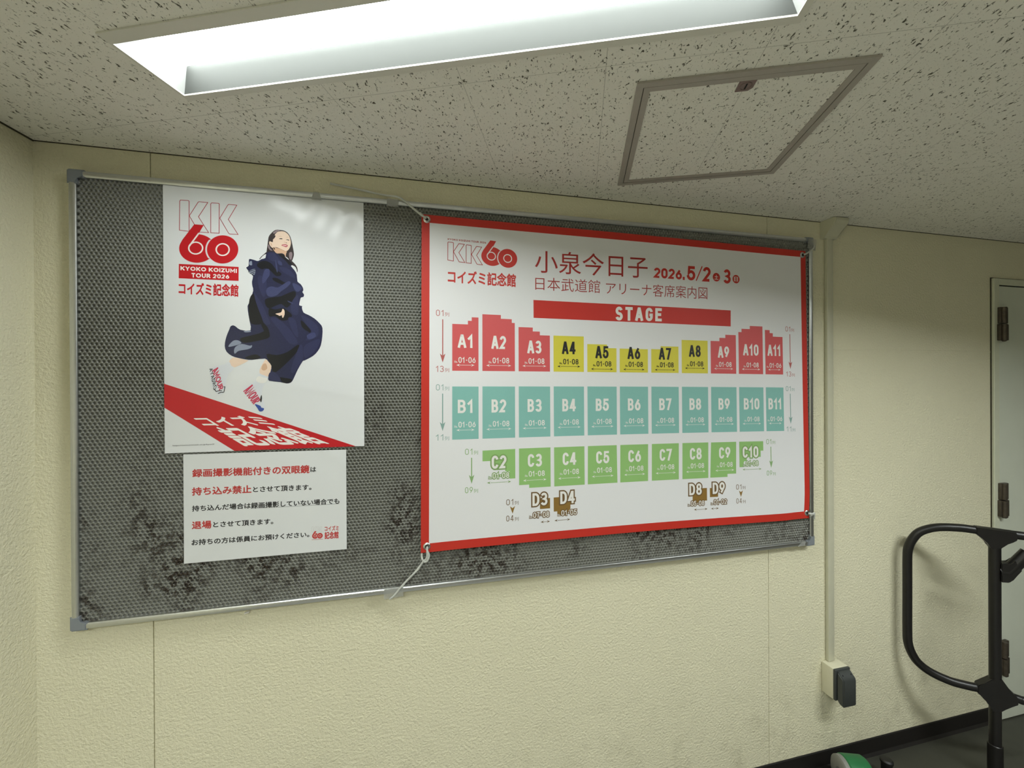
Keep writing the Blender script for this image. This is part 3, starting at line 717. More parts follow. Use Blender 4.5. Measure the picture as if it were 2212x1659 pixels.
for i in range(1, 12):
    x0, x1 = COLS[i-1]; st = ROWA[i]; pts = [(x0, 531), (x1, 531)]
    for k in range(len(st)-1, -1, -1):
        right = x1 if k == len(st)-1 else x0+st[k+1][0]
        pts += [(right, st[k][1]), (x0+st[k][0], st[k][1])]
    yel = 4 <= i <= 8
    ym = {1: 603, 2: 602, 3: 590, 4: 590, 5: 578, 6: 577.5, 7: 577.5, 8: 590, 9: 589, 10: 600, 11: 601}[i]
    yn = 550.5 if 5 <= i <= 7 else 556; ya = 541.5 if 5 <= i <= 7 else 548.8
    cx = (x0+x1)/2; half = 28.5 if i in (1, 11) else 40.5
    block('A%d' % i, I_YEL if yel else I_PINK, pts, I_BLK if yel else I_WHT, ym, yn, '01-06' if i in (1, 11) else '01-08', (cx-half, cx+half, ya), cx, cx+(32 if i in (1, 11) else 34),
          words='yellow' if yel else 'stepped rose red')
for i in range(1, 12):
    x0, x1 = COLS[i-1]; cx = (x0+x1)/2; half = 28.5 if i in (1, 11) else 40.5
    block('B%d' % i, I_TEAL, [(x0, 316), (x1, 316), (x1, 481.5), (x0, 482)], I_WHT, 398.5, 353.5, '01-06' if i in (1, 11) else '01-08', (cx-half, cx+half, 345.3), cx, cx+(32 if i in (1, 11) else 34), words='teal')
for i in range(2, 11):
    x0, x1 = COLS[i-1]; cx = (x0+x1)/2
    if i == 2: pts = [(252, 184), (271, 184), (271, 279.5), (165, 278), (165, 244), (193, 244), (193, 220), (238, 220), (238, 208), (252, 208)]
    elif i == 3: pts = [(x0, 161), (317, 161), (317, 150), (x1, 150), (x1, 280), (x0, 280)]
    elif i == 9: pts = [(993.5, 150), (1066, 150), (1066, 161), (1103, 161), (1105, 279), (998.5, 279)]
    elif i == 10: pts = [(x0-3, 184), (1136, 184), (1136, 200), (1140, 206), (1150, 206), (1150, 220), (1212, 220), (1212, 243), (1224, 243), (1224, 278.5), (x0-3, 279)]
    else: pts = [(x0-1.5*(i > 4), 149.5), (x1-3*(i > 5), 149.5), (x1-1.5*(i > 4), 279.5), (x0, 279.5)]
    o = I_GRNO if i in (2, 10) else None
    block('C%d' % i, I_GRN, pts, I_WHT, 218.5, 187 if i != 10 else 187.5, '01-08', (cx-40, cx+39, 175) if i not in (2, 10) else (cx-39 if i == 2 else cx-44, cx+39, 174.5), cx-(8 if i == 10 else 0), cx+33-(8 if i == 10 else 0), o,
          words='stepped green' if i in (2, 3, 9, 10) else 'plain green', arrow_ink=I_GRNO if i in (2, 10) else None)
for nm, pts, cx, nx, num, ar in (('D3', [(353, 78), (387.5, 78), (387.5, 112.5), (353, 112.5)], 353, 384, '07-08', (355, 387, 35)),
        ('D4', [(412, 50), (440, 50), (458, 71), (458, 113), (400, 113), (400, 66), (412, 66)], 448, 480, '01-05', (402, 457, 36)),
        ('D8', [(920, 54), (952, 54), (952, 67), (979, 67), (979, 113), (920, 113)], 932, 967, '05-08', (925, 980, 36.5)),
        ('D9', [(991, 78.5), (1025, 78.5), (1025, 112), (991, 112)], 1028, 1061, '01-02', (995, 1027, 36))):
    block(nm, I_BRN, pts, I_WHT, 89.5, 50.5, num, ar, cx, nx, I_BRD, words='small brown', arrow_ink=I_BRD)
# row labels with down arrows beside the blocks
for x, ya, yb, nt, nb, m, w in ((20, 700, 527, '01', '13', I_ROSEL, 'red'), (20, 470, 315, '01', '11', I_TEALL, 'grey teal'), (110, 267, 146, '01', '09', I_GRNL, 'green'), (241, 98.5, 46, '01', '04', I_BRD, 'brown'),
        (1335, 696, 524, '01', '13', I_ROSEL, 'red'), (1332, 468, 313.5, '01', '11', I_TEALL, 'grey teal'), (1238, 267, 148, '01', '09', I_GRNL, 'green'), (1102, 101, 49, '01', '04', I_BRD, 'brown')):
    p = Print(SHB)
    for y, s in ((ya, nt), (yb, nb)):
        p.sign(s, (x, y, x+24, y+19), 2.0, m, 1, 0.22); p.text('列', (x+27, y-0.5, x+40.5, y+12), m, 1, 0.0)
    cx = x+20.5; top, bot = (ya-10, yb+29) if w != 'brown' else (ya-4, yb+24)
    h = min(28, top-bot)
    if top-bot > 40: p.rect(cx-1.6, bot+h-9, cx+1.6, top, m)
    p.poly([(cx, bot), (cx+8.5, bot+h), (cx, bot+h*0.74), (cx-8.5, bot+h)], m if m is not I_BRD else I_BRN)
    p.build('row_label', bn, label='%s row numbers %s to %s with arrow at the %s' % (w, nt, nb, 'left' if x < 700 else 'right'))
# eyelets
for gx, gz in ((0.9144, 2.0619), (0.9089, 1.0528), (2.3394, 2.0450), (2.3567, 1.0453)):
    bm = bmesh.new()
    add_lathe(bm, (gx, BYY-0.0015, gz), (0, -1, 0), [(0.0045, -0.003), (0.0048, 0.0012), (0.0065, 0.0020), (0.0095, 0.0012), (0.0112, -0.0004), (0.0112, -0.002)], 28)
    e = bm_obj('grommet', bm, GROM, bn, smooth=True)
    bm = bmesh.new(); add_lathe(bm, (gx, BYY-0.0015, gz), (0, -1, 0), [(0, 0.0004), (0.0047, 0.0004), (0.0047, 0)], 20)
    bm_obj('grommet_hole', bm, DARK, e, label='dark eyelet hole')

# ================================================================== poster
PYY = -0.0236
def pmap(u, v, lay):
    s, r = u/515, v/728
    x = 0.2093+(0.7280-0.2093)*s; z = 1.3680+(2.1003-1.3680)*r
    x -= 0.0015*s*(1-r)
    y = PYY-0.0016*math.exp(-(s/0.07)**2)*(0.4+0.6*r) - 0.0012*math.exp(-((1-s)/0.06)**2)*(1-r)
    # handled corner: shallow dents in the upper right
    k = 1/(1+math.exp(-(s-0.62)*14))/(1+math.exp(-(r-0.66)*12))
    y -= 0.0009*k*(math.sin(23*s+9*r)*math.sin(31*r-6*s)+0.5*math.sin(57*s-41*r))
    # soft fold low across the sheet
    y -= 0.0007*math.exp(-((r-0.24+0.12*(s-0.7))/0.02)**2)*(1/(1+math.exp(-(s-0.5)*14)))
    return Vector((x, y-lay*0.00015, z))
SHP = dict(map=pmap, edge=14)
po = empty('concert_poster', (0.468, PYY, 1.368), 'tall glossy concert poster of a leaping woman in navy dress, upper left of board', 'poster')
sheet_obj('poster_sheet', SHP, 0, 0, 515, 728, 100, 130, PAPER, po, 0.0004)
p = Print(SHP)
HX = np.array([(38.2,608.3),(180.5,608.5),(177.6,691.4),(39.1,686.7),(37.1,559.4),(181.1,565.2),(141.7,602.9),(141.3,523.7),(35.6,477.4),(181,477.5)])
def logo_affine(src, dst):
    A = np.array([[x, y, 1] for x, y in src], float); sx = np.linalg.lstsq(A, np.array(dst), rcond=None)[0]
    return lambda x, y: tuple(float(q) for q in np.array([x, y, 1.0]) @ sx)
ml = logo_affine([(55,545),(965,608),(945,142),(58,95),(50,825),(970,850),(722,622),(722,1068),(43,1295),(972,1340)], HX)
mark_kk(p, ml, 1.5, P_LINE); mark_60(p, ml, P_RED, P_WHT)
p.poly([(35.6,477.4),(181,477.5),(181.2,516.9),(36.1,516.6)], P_RED)
p.sign('KYOKO KOIZUMI', [(39.8,499.4),(176.8,499.6),(176.8,510.9),(39.9,510.8)], 2.7, P_WHT, 2)
p.sign('TOUR 2026', [(65.8,481.3),(157.5,482.3),(157.6,493.7),(65.9,493.4)], 2.7, P_WHT, 2)
p.text('コイズミ記念館', [(34.9,432.8),(180.5,432.6),(180.7,468.1),(35.1,467.4)], P_RED, 1, 0.032)
p.build('logo_print', po, label='red logo with a lettered red box')
p = Print(SHP)
rb = [(-3.5,124.5),(167.9,-0.8),(490.7,-0.6),(-3.2,189.3)]
p.poly([(0, rb[0][1]), (rb[1][0], 0.2), (rb[2][0], 0.2), (0, rb[3][1])], P_RED)
rbo = p.build('red_band', po)
p = Print(SHP)
p.text('コイズミ', [(96.1,71),(278.1,69.2),(222.3,98.1),(61.3,99.1)], P_WHT, 2, 0.03)
p.text('記念館', [(191.2,11.5),(422.4,10),(293.9,66.9),(111.8,69.1)], P_WHT, 2, 0.028)
p.build('band_lettering', rbo, label='slanted white lettering')
p = Print(SHP)
p.text('https://www.jvcmusic.co.jp/kyon2/', [(19,18.1),(119,18.4),(119,22.5),(19,22.3)], P_BLK, 1, 0.01)
p.build('address_line', po)
# the printed figure
p = Print(SHP)
G = lambda pts, m, lay, sm=3: p.poly(pts, m, lay, sm)
G([(254.3,562.5),(252.9,568.7),(254.7,583),(256.2,595.7),(258.4,608.5),(265.6,619.3),(272.9,626.6),(280.1,629.3),(288.8,629.2),(297.5,628.3),(306.3,623.7),(312.4,615.9),(316.1,606.6),(319,594.1),(321.1,581.5),(323.3,568),(323.6,559.3),(321.4,550.4),(317.7,542.1),(311.8,544.1),(305.3,551.7),(287.1,560),(272.6,563.7)], C_HAIR, 1)
G([(310.8,547.4),(321.2,539.3),(328.5,531),(332.8,521.6),(333.4,513.7),(331.8,510.5),(330.5,518.8),(326,526.5),(318,530.4),(309.9,535.1)], C_HAIR, 1)
G([(253.5,564.5),(246.4,557.9),(238.5,549.6),(233.7,542.4),(235.6,542.5),(241.6,550.7),(247.9,556.3),(252.7,558.3)], C_HAIR, 1)
G([(251.9,560.9),(260.6,565.3),(270.1,565.3),(278,562.3),(290.8,561.8),(297.2,560.2),(301.1,552),(310,544.8),(319.6,532.2),(315.5,527.6),(324.4,516.7),(331.1,503),(332.7,483.8),(340.5,477.1),(347,466.9),(348.2,458.1),(345.6,453.6),(350.2,446.7),(348.5,439.6),(342,437.5),(339.5,429.4),(337,415.2),(345.2,412.9),(344.3,408.5),(348.4,394.5),(361.4,387.9),(377.9,377.8),(392.7,363.2)]
  + [(399.5,350.6),(398.8,325.3),(394.8,299.8),(386.5,282.8),(372.8,267.8),(350.4,254.9),(345.6,252.7),(332,227.4),(321.4,202.3),(314.6,191.4),(303.2,188.5),(286.1,192.6),(257,196.6),(256.4,208.1),(260.8,222.6),(263.3,239.2),(255.3,251.4),(246.9,259.6),(220.9,256.7),(206.2,255.7),(180.6,260.6),(163.4,266.4),(149.9,278.3),(145.5,294.4),(147.9,312.6),(151.9,326.8),(157.4,341.2),(160.1,348.9),(166.5,352.4),(173.7,348.8),(184.6,340.4),(210.2,339.1),(208.5,363.1),(205.3,383.4),(203.2,407.8)]
  + [(208.3,418.4),(217.7,451.6),(215.9,463.6),(214.7,477.3),(217.5,493),(210.2,501.2),(202.5,511.9),(200.6,517),(206.4,521.6),(207.2,538.9),(211.9,540.9),(222.8,538.2),(230.6,536.6),(240,542.8),(249.5,546.5)], C_NAVY, 2, 2)
for pts in ([(233.7,533.7),(249.4,538.2),(265.2,530.5),(276.3,515.5),(290.6,504.2),(285.7,496.9),(274.6,498),(262,511.2),(249.4,517.4),(239.9,513.3),(227.4,522.9)],
            [(249,428.9),(268,434.9),(290.3,439.5),(320.9,455),(329,448.3),(320.8,426.8),(304.7,406.8),(290.2,416.7),(274.3,410.8),(258.4,403.2),(248.9,413.2)],
            [(258.4,403.2),(274.2,400.3),(293.4,405.5),(306.2,398.1),(318.3,384.5),(306.1,371.8),(290.1,369.5),(274.2,381.1),(258.3,380.5)],
            [(281.2,561.2),(297.2,559.6),(301.9,550.4),(311.6,542.2),(319.6,532.2),(311.5,530),(301.9,541.6),(290.7,551.4)],
            [(268.2,490.7),(280.9,489.7),(296.9,480.1),(306.5,477.1),(301.7,469.8),(284.1,475.9),(269.8,483.8)],
            [(208.3,427),(217.7,443),(227,426.1),(233.2,402.1),(239.3,374.6),(240.9,359.1),(212.7,358.1),(206.6,392.4)],
            [(250.7,272),(277,270),(305.4,279.2),(334.2,301),(332.2,281.8),(295.8,239.6),(269.2,218.6),(263.7,239.2)],
            [(184.5,315.6),(210.2,324.4),(232.3,331.1),(252.8,339.9),(258.4,321.6),(239.7,312.9),(195.4,303.6)], [(234.4,368.1),(254.7,348.2),(259.3,321.6),(245.4,337.7)],
            [(342.1,371.8),(361.4,351.6),(373,333),(357.5,341),(344,353.1)], [(195.2,260.8),(221,271.5),(235.8,263.5),(220.9,257.5)],
            [(284.3,206.2),(299.4,204.3),(316.6,200.2),(312.7,192.2),(299.4,189.7),(288,195.9)]): G(pts, C_DARK, 3)
for pts in ([(219.3,448.2),(227.1,436.5),(239.5,416.3),(248.9,394.1),(258.2,368.4),(260.6,358.9),(247.1,358.4),(233.1,393.5),(223.9,422.5)],
            [(239.8,494.3),(252.4,479.4),(247.5,437.5),(239.6,440.6),(230.3,471.3),(230.4,492)],
            [(262.3,373.2),(277.4,375.8),(307.6,349.9),(333.2,306.8),(311.2,304.2),(284.8,340.9)],
            [(342.2,386.5),(369.2,372.8),(387.7,352.4),(384.7,324.9),(353.5,313.6),(369.1,341.3),(353.7,361.8)],
            [(258,218.5),(273,220.7),(288,195.9),(257.9,198.2)], [(349.6,294.7),(372.9,312),(392.5,316.7),(384.6,291.2),(353.4,261.2)],
            [(307.7,376.9),(326.7,371.3),(334.3,323.6),(320.9,335.7)], [(319.2,426.8),(333.9,445.1),(335.4,418.7),(333.7,388.6),(320.7,388.1),(314.3,405.5)],
            [(255.8,559.4),(270.1,562.1),(281.2,550.7),(293.9,530.6),(287.5,526.7),(276.3,536.5),(258.9,542.3)], [(336.1,294.4),(344.8,296.7),(345.6,256.9),(322.4,219),(314.8,231.4)],
            [(285.8,522.2),(303.4,520.7),(317.9,511),(326.7,494),(313,498.5),(293.8,509.6)]): G(pts, C_MID, 4)
for pts in ([(247.8,512.1),(258.8,514.5),(260.3,498.9),(255.6,490),(249.2,479.2),(242.1,473.6),(241.4,489.2)], [(252.3,458.5),(265,466.1),(280.8,463.5),(296.9,474.8),(309.7,483.4),(314.9,478.4),(306.5,466.5),(290.4,453.5),(277.6,440.6),(261.7,436.4),(252.2,442.9)],
            [(319.4,477.8),(332.3,474.9),(344.5,465),(334.7,453.9),(325.8,458.8)], [(274.8,543.3),(279.5,527.9),(281,508.9),(278.6,508.7),(276,526)], [(281.9,540.3),(290.7,537.4),(292.3,528.7),(284.3,530)],
            [(357.4,328.4),(376.9,337.3),(380.8,324.8),(363.2,315.9)], [(306.3,427.1),(319.2,421.5),(320.8,418),(309.5,422.8)]): G(pts, C_LITE, 5)
for pts in ([(154.5,292.5),(166.3,308.6),(179,310.3),(187.2,302.4),(169.8,294.9)], [(173.5,292.9),(188.1,300.4),(208.2,295.7),(213.7,297.5),(212.8,290.7),(202.6,285.4),(180.7,280.9),(170.7,272.6),(168.9,282.7)],
            [(208.8,532.1),(214.2,535.6),(215.2,523.9),(208.7,524.5)], [(206.3,505.3),(222.7,513.7),(221.4,496.7),(214.1,498.8)], [(193.7,336.6),(210.2,337.7),(210.2,334.6),(197.4,333.4)]): G(pts, C_GREY, 5)
for a, b in zip([(205.5,504.4),(210.2,499.5),(214.8,496.3)], [(224.2,512.4),(222.7,507.1),(221.1,501.8)]): p.line([a, b], 1.6, C_DARK, 6)
G([(274.5,388.1),(283,390.5),(290.2,393.6),(292.6,401.4),(294.7,402.9),(298.2,397.8),(298.5,387.3),(294.6,377.3),(292,379.2),(291.4,384.9),(286.1,382.4),(281.3,384.9)], C_SKIN, 6, 2)
p.line([(280.6,387.5),(290.1,388.7)], 0.8, C_SKIN2, 7); p.line([(294.2,392.4),(294.9,381.9)], 0.8, C_SKIN2, 7)
# legs, socks and shoes (white on white)
G([(165.8,262.1),(177.5,260.7),(200.1,255),(204.1,253.1),(187.3,242.8),(168.6,234.3),(161.8,239.2),(156.5,250),(158.9,255.5)], C_SKIN, 1, 2)
G([(248.9,257.9),(256,249.7),(263.2,239.3),(260.9,221.4),(256.8,208.1),(243.7,212.4),(233.2,217.9),(233.8,230.1),(239.9,243.4)], C_SKIN, 1, 2)
G([(240.9,242.3),(248.9,245.7),(252.9,232.5),(244.8,225.7),(237.8,230.1)], C_SKIN2, 2)
G([(156.5,249.5),(161.8,238.9),(168.6,233.8),(161.7,222.8),(153.9,216.2),(148,192.1),(144.9,168.2),(134.3,157.8),(125.6,160.6),(118.9,169.3),(113.2,183.4),(108.6,215.8),(107.7,228.8),(116.4,235.4),(128.9,239.3),(142.4,242.2)], C_SOCK, 1)
G([(232.7,216.8),(243.7,212.4),(255.8,207.5),(250.7,194.7),(246.7,190.3),(238.5,168.1),(240.5,145.9),(246.4,123.7),(238.3,111.5),(230.3,112.7),(219.4,131.6),(210.5,141.6),(191.8,167),(198.8,181.3),(213.7,190.2),(222.7,197.9)], C_SOCK, 1)
G([(230.7,210.1),(242.7,205.8),(252.8,203.6),(247.7,191.4),(233.6,190.2),(223.7,197.9)], I_WHT, 2)
p.sign('AMOUR', [(113.9,224.5),(131.4,169.8),(142.1,175.8),(127.9,238.8)], 3.2, C_CRIM, 3, 0.05)
p.sign('AYADRO', [(107.7,229.9),(118.4,168.2),(125.7,179),(114.9,233.2)], 1.8, P_BLK, 3, 0.2)
p.sign('AMOUR', [(190.9,167),(216.4,129.4),(235.4,140.4),(213.2,189.1)], 3.2, C_CRIM, 3, 0.05)
G([(220.4,130.5),(234.4,125.4),(236.9,120.4),(243.9,117.6),(240.3,110.4),(232.3,109.8),(227.3,118.3)], C_BLUE, 3)
G([(237.7,156.4),(238.7,145.9),(236.9,135.9),(234.2,138.7),(234.5,148.1)], P_BLK, 3)
for pts in ([(119.9,173.6),(123.7,167.1),(129.5,168.7),(138.2,169.8)], [(128.5,161.7),(136.2,164.9),(142.5,164.3)], [(142.1,180.1),(145.5,180.1),(143,164.9)]): p.line(pts, 1.9, P_BLK, 3)
# face and hair detail
G([(271.3,577.9),(278.5,576.8),(287.2,575.1),(298,570.3),(305.3,569.2),(303.1,561.1),(301.6,551.8),(298.7,559.2),(291.5,562.5),(279.1,561.2),(272.7,567.7),(269.4,573.8)], C_SKIN2, 3, 2)
G([(272.8,612),(279.4,621.6),(287.3,625.2),(297.5,625.7),(306.2,620.8),(312.1,612.6),(315.7,598.6),(315.4,587.4),(311.3,576),(305.3,569.8),(298,570.7),(287.2,575.4),(278.5,578.4),(272,577.9),(267.6,576.2),(262.6,580.8),(259.2,588.1),(260.2,594),(262.7,595.6),(267,593.4),(269.2,599.9),(273.5,608.1)], C_SKIN, 4, 2)
G([(258.4,601.4),(262.7,608.8),(272.1,612.7),(276.1,610.8),(272.8,604.1),(269.2,599.9),(268.8,592.7),(261.2,595.3)], C_HAIR, 5, 2)
G([(269.3,620),(277.9,627.3),(288.1,628.1),(280.1,623),(272.8,617.1)], C_HAIR2, 5, 2)
G([(256.2,584.7),(259,584.1),(262.6,574.1),(268.3,569),(262.6,568.6),(256.9,575.3)], C_HAIR2, 5, 2)
G([(311.2,564.8),(317.8,567.7),(319.9,559.8),(317,545.3),(311.8,549.7)], C_HAIR2, 3, 2)
G([(270,577.8),(272,577.5),(274.8,572.6),(272.7,571.7)], P_BLK, 6, 2)
G([(262.7,589.9),(265.5,588.5),(266.9,581.5),(264.8,582.9)], C_SKIN2, 5, 2)
G([(284.7,603.2),(289.1,605.5),(293.8,604.7),(293.4,603.1),(289.4,602.8)], P_BLK, 6, 2)
G([(302.7,602),(308,603.4),(311.9,601.1),(310.9,600),(307.3,601.3)], P_BLK, 6, 2)
G([(282.6,609.4),(287.7,611.7),(293.8,609.6),(287.6,610.4)], C_SKIN2, 6, 2); G([(302.6,608.7),(306.9,610.7),(310.7,609.2),(306.9,609.5)], C_SKIN2, 6, 2)
G([(297,594.8),(300.3,595.5),(303.6,593.3),(305.4,594.8),(305.8,591.9),(301,593.7)], C_SKIN2, 6, 2); G([(301.8,593.4),(305.4,593.7),(305.4,591.9)], C_HAIR, 7, 0)
G([(290.8,585.6),(298.8,588.9),(305.4,587.9),(307.9,584.5),(303.9,580.6),(298.8,582.2)], C_LIP, 6, 2); G([(293.7,585.7),(298.8,586.8),(305.8,585.5),(303.9,583.6),(298.1,584.2)], C_TOOTH, 7, 2)
p.build('printed_figure', po, label='printed woman leaping in a navy dress and white shoes')

# ================================================================== notice sheet
NYY = -0.0236
def nmap(u, v, lay):
    s, r = u/420, v/297
    x = 0.2528+(0.6748-0.2528)*s; z = 1.0620+(1.3632-1.0620)*r-0.004*s*r
    y = NYY-0.0008*math.exp(-((s+r-1.86)/0.06)**2)-0.0006*math.exp(-((s-r-0.0)/0.05)**2)*(1-r)*(1-s) - 0.0007*math.exp(-((1-s)/0.05)**2)
    return Vector((x, y-lay*LAY, z))
SHN = dict(map=nmap, edge=20)
no = empty('paper_notice', (0.464, NYY, 1.062), 'white paper notice with red and black lettering taped below the tall poster', 'notice')
sheet_obj('notice_sheet', SHN, 0, 0, 420, 297, 60, 44, NOTICE, no, 0.0003)
p = Print(SHN)
p.text('録画撮影機能付きの双眼鏡', [(20.9,233.6),(319.1,231.4),(319.2,255.6),(21.1,256.2)], N_RED, 1, 0.03)
p.build('red_lettering', no)
p = Print(SHN)
p.text('持ち込み禁止', [(19.8,183.7),(167,182.3),(167.1,205),(20,206.5)], N_RED, 1, 0.03)
p.build('red_lettering', no)
p = Print(SHN)
p.text('退場', [(19.2,91.8),(66.8,90.6),(67,112.8),(19.4,113.7)], N_RED, 1, 0.03)
p.build('red_lettering', no)
p = Print(SHN)
p.text('は', [(321.4,234.5),(336.9,234.5),(337,249.5),(321.5,249.2)], N_BLK, 1, 0.027)
p.build('black_lettering', no)
p = Print(SHN)
p.text('とさせて頂きます。', [(170.8,184),(324,181.9),(324.1,198.1),(170.9,200.1)], N_BLK, 1, 0.027)
p.build('black_lettering', no)
p = Print(SHN)
p.text('持ち込んだ場合は録画撮影していない場合でも', [(19.7,140.3),(400.3,136.6),(400.4,153.6),(19.9,156.7)], N_BLK, 1, 0.027)
p.line([(164.5,138.7),(400.3,136.6)], 0.7, N_BLK, 1)
p.build('black_lettering', no)
p = Print(SHN)
p.text('とさせて頂きます。', [(70.8,92.6),(222.5,90.2),(222.6,106.1),(71,108.3)], N_BLK, 1, 0.027)
p.build('black_lettering', no)
p = Print(SHN)
p.text('お持ちの方は係員にお預けください。', [(18.3,47.4),(317.5,44.8),(317.6,61),(18.5,64.3)], N_BLK, 1, 0.027)
p.build('black_lettering', no)
p = Print(SHN)
q = [(324.1,74.5),(352.5,56.6),(324.9,60.9),(353.8,38.1)]
mark_kk(p, aff((55, 80, 965, 605), (q[0][0], q[0][1], q[1][0], q[1][1])), 0.5, N_GRY); mark_60(p, aff((50, 452, 968, 1066), (q[2][0], q[2][1], q[3][0], q[3][1])), N_RED, P_WHT)
p.text('コイズミ', [(359,59),(397.6,57.3),(397.6,72.3),(359.1,73.4)], N_RED, 1, 0.03); p.text('記念館', [(358.8,34.7),(397.5,34.2),(397.6,55.8),(359,57)], N_RED, 1, 0.035)
p.line([(323.9,36.3),(354.2,35.6)], 1.0, N_RED, 1)
p.build('logo_print', no, label='small red logo')

# ================================================================== cords and tape on the board
def cord(label, pts, r, extra=()):
    bm = bmesh.new()
    for pp in (pts,)+tuple(extra):
        c = cr(pp, 6); add_tube(bm, c, r, 10, 0.55)
        c2 = [v+Vector((0.0012*math.sin(i*0.9), -0.0012, 0.0014*math.cos(i*0.7))) for i, v in enumerate(c)]
        add_tube(bm, c2, r*0.55, 8, 0.7)
    return tag(bm_obj('tie_cord', bm, CORD, smooth=True), label, 'cord', 'white cords tying the banner corners')
def W(x, y, z): return Vector((x, y, z))
cord('white cord from the upper left eyelet over the frame with a long tail',
     [W(0.6315, -0.004, 2.1575), W(0.70, -0.008, 2.148), W(0.78, -0.016, 2.134), W(0.826, -0.034, 2.124), W(0.846, -0.036, 2.114), W(0.872, -0.040, 2.092), W(0.900, -0.043, 2.070), W(0.9125, -0.0425, 2.0635)], 0.0030,
     ([W(0.893, -0.0415, 2.078), W(0.904, -0.0435, 2.068), W(0.9135, -0.0425, 2.0655)],))
cord('white cord looped through the banner lower left eyelet and down to the bottom rail',
     [W(0.9095, -0.0425, 1.0540), W(0.9095, -0.046, 1.040), W(0.908, -0.045, 1.020), W(0.897, -0.042, 1.008), W(0.875, -0.040, 0.980), W(0.838, -0.038, 0.944), W(0.822, -0.036, 0.925), W(0.808, -0.034, 0.909), W(0.798, -0.033, 0.902)], 0.0030,
     ([W(0.893, -0.037, 1.032), W(0.894, -0.040, 1.018), W(0.899, -0.042, 1.009)], [W(0.907, -0.044, 1.048), W(0.915, -0.045, 1.028), W(0.910, -0.045, 1.012), W(0.900, -0.043, 1.007)]))
cord('short white cord from the banner upper right eyelet to the board corner',
     [W(2.3405, -0.0425, 2.0455), W(2.352, -0.045, 2.050), W(2.372, -0.043, 2.062), W(2.390, -0.039, 2.074), W(2.398, -0.036, 2.086)], 0.0030)
cord('short white cord knotted in the banner lower right eyelet beside the frame',
     [W(2.3560, -0.0425, 1.0455), W(2.366, -0.0475, 1.044), W(2.378, -0.0465, 1.041), W(2.386, -0.041, 1.034), W(2.390, -0.036, 1.020)], 0.0038,
     ([W(2.366, -0.045, 1.036), W(2.376, -0.048, 1.046), W(2.384, -0.044, 1.040)],))
def tape(label, pts, y0=-0.0325, wob=0.0006):
    """strip over a rail: pts polygon in (x,z)"""
    bm = bmesh.new()
    x0 = min(p[0] for p in pts); x1 = max(p[0] for p in pts); q = quadmap(pts); n = 10
    rows = []
    for lay in (0, 0.0003):
        gv = [[None]*(n+1) for _ in range(n+1)]
        for j in range(n+1):
            for i in range(n+1):
                a = q(i/n, j/n); gv[j][i] = bm.verts.new((a.x, y0+lay-wob*math.sin(i*1.3)*math.cos(j*0.9), a.y))
        for j in range(n):
            for i in range(n): bm.faces.new((gv[j][i], gv[j][i+1], gv[j+1][i+1], gv[j+1][i]))
        rows.append(gv)
    a, b = rows
    for i in range(n):
        bm.faces.new((a[0][i], a[0][i+1], b[0][i+1], b[0][i])); bm.faces.new((a[n][i], a[n][i+1], b[n][i+1], b[n][i]))
        bm.faces.new((a[i][0], a[i+1][0], b[i+1][0], b[i][0])); bm.faces.new((a[i][n], a[i+1][n], b[i+1][n], b[i][n]))
    return tag(bm_obj('tape_strip', bm, TAPE, smooth=True), label, 'tape', 'clear tape strips on the board frame')
tape('clear tape strip holding the cord on the top rail', [(0.795, 2.0935), (0.829, 2.0925), (0.831, 2.117), (0.797, 2.118)])
tape('clear tape strip on the top rail above the tall poster', [(0.585, 2.094), (0.612, 2.094), (0.606, 2.117), (0.590, 2.117)])
tape('clear tape strip wrapping the cord end on the bottom rail', [(0.781, 0.904), (0.838, 0.906), (0.838, 0.936), (0.781, 0.936)], -0.0345, 0.0012)
tape('crumpled clear tape at the upper right corner of the board', [(2.366, 2.074), (2.404, 2.066), (2.410, 2.110), (2.372, 2.112)], -0.0345, 0.0016)
tape('thin clear tape patch on the bottom rail beside the lower right corner cap', [(2.318, 0.9165), (2.352, 0.9165), (2.352, 0.936), (2.336, 0.934)])

# ================================================================== raceway and outlet on the wall
t = empty('cable_raceway', (2.499, 0, 0.431), 'slim cream vertical cable raceway right of the notice board', 'raceway')
bm = bmesh.new(); add_box(bm, (2.4855, -0.015, 0.431), (2.5165, -0.0005, 2.135), 0.0035, 3); bm_obj('duct', bm, DUCT, t, smooth=True)
bm = bmesh.new()
pr = [(-0.0004, HC-0.0008), (-0.056, HC-0.0008), (-0.066, HC-0.004), (-0.066, HC-0.014), (-0.060, HC-0.026), (-0.020, 2.135), (-0.016, 2.127), (-0.0004, 2.127)]
add_prism(bm, [(2.4675, y, z) for y, z in pr], (0.066, 0, 0))
es = [e for e in bm.edges if abs(e.verts[0].co.x-e.verts[1].co.x) < 1e-6 and all(v.co.y < -0.01 and v.co.z < HC-0.002 for v in e.verts)]
bmesh.ops.bevel(bm, geom=es, offset=0.0025, segments=2, affect='EDGES')
bm_obj('elbow_cover', bm, DUCT, t)
t = empty('wall_outlet', (2.503, 0, 0.309), 'cream surface socket box with charcoal hinged cover at the raceway foot', 'wall outlet')
OX0, OX1, OZ0, OZ1 = 2.4655, 2.5405, 0.309, 0.431
bm = bmesh.new(); add_box(bm, (OX0, -0.048, OZ0), (OX1, -0.0005, OZ1-0.0005), 0.003, 3); bm_obj('back_box', bm, BOXP, t, smooth=True)
bm = bmesh.new(); add_box(bm, (OX0+0.0005, -0.058, OZ0), (OX1-0.0005, -0.048, OZ1-0.0012), 0.003, 3); bm_obj('cover_plate', bm, COVER, t, smooth=True)
bm = bmesh.new()
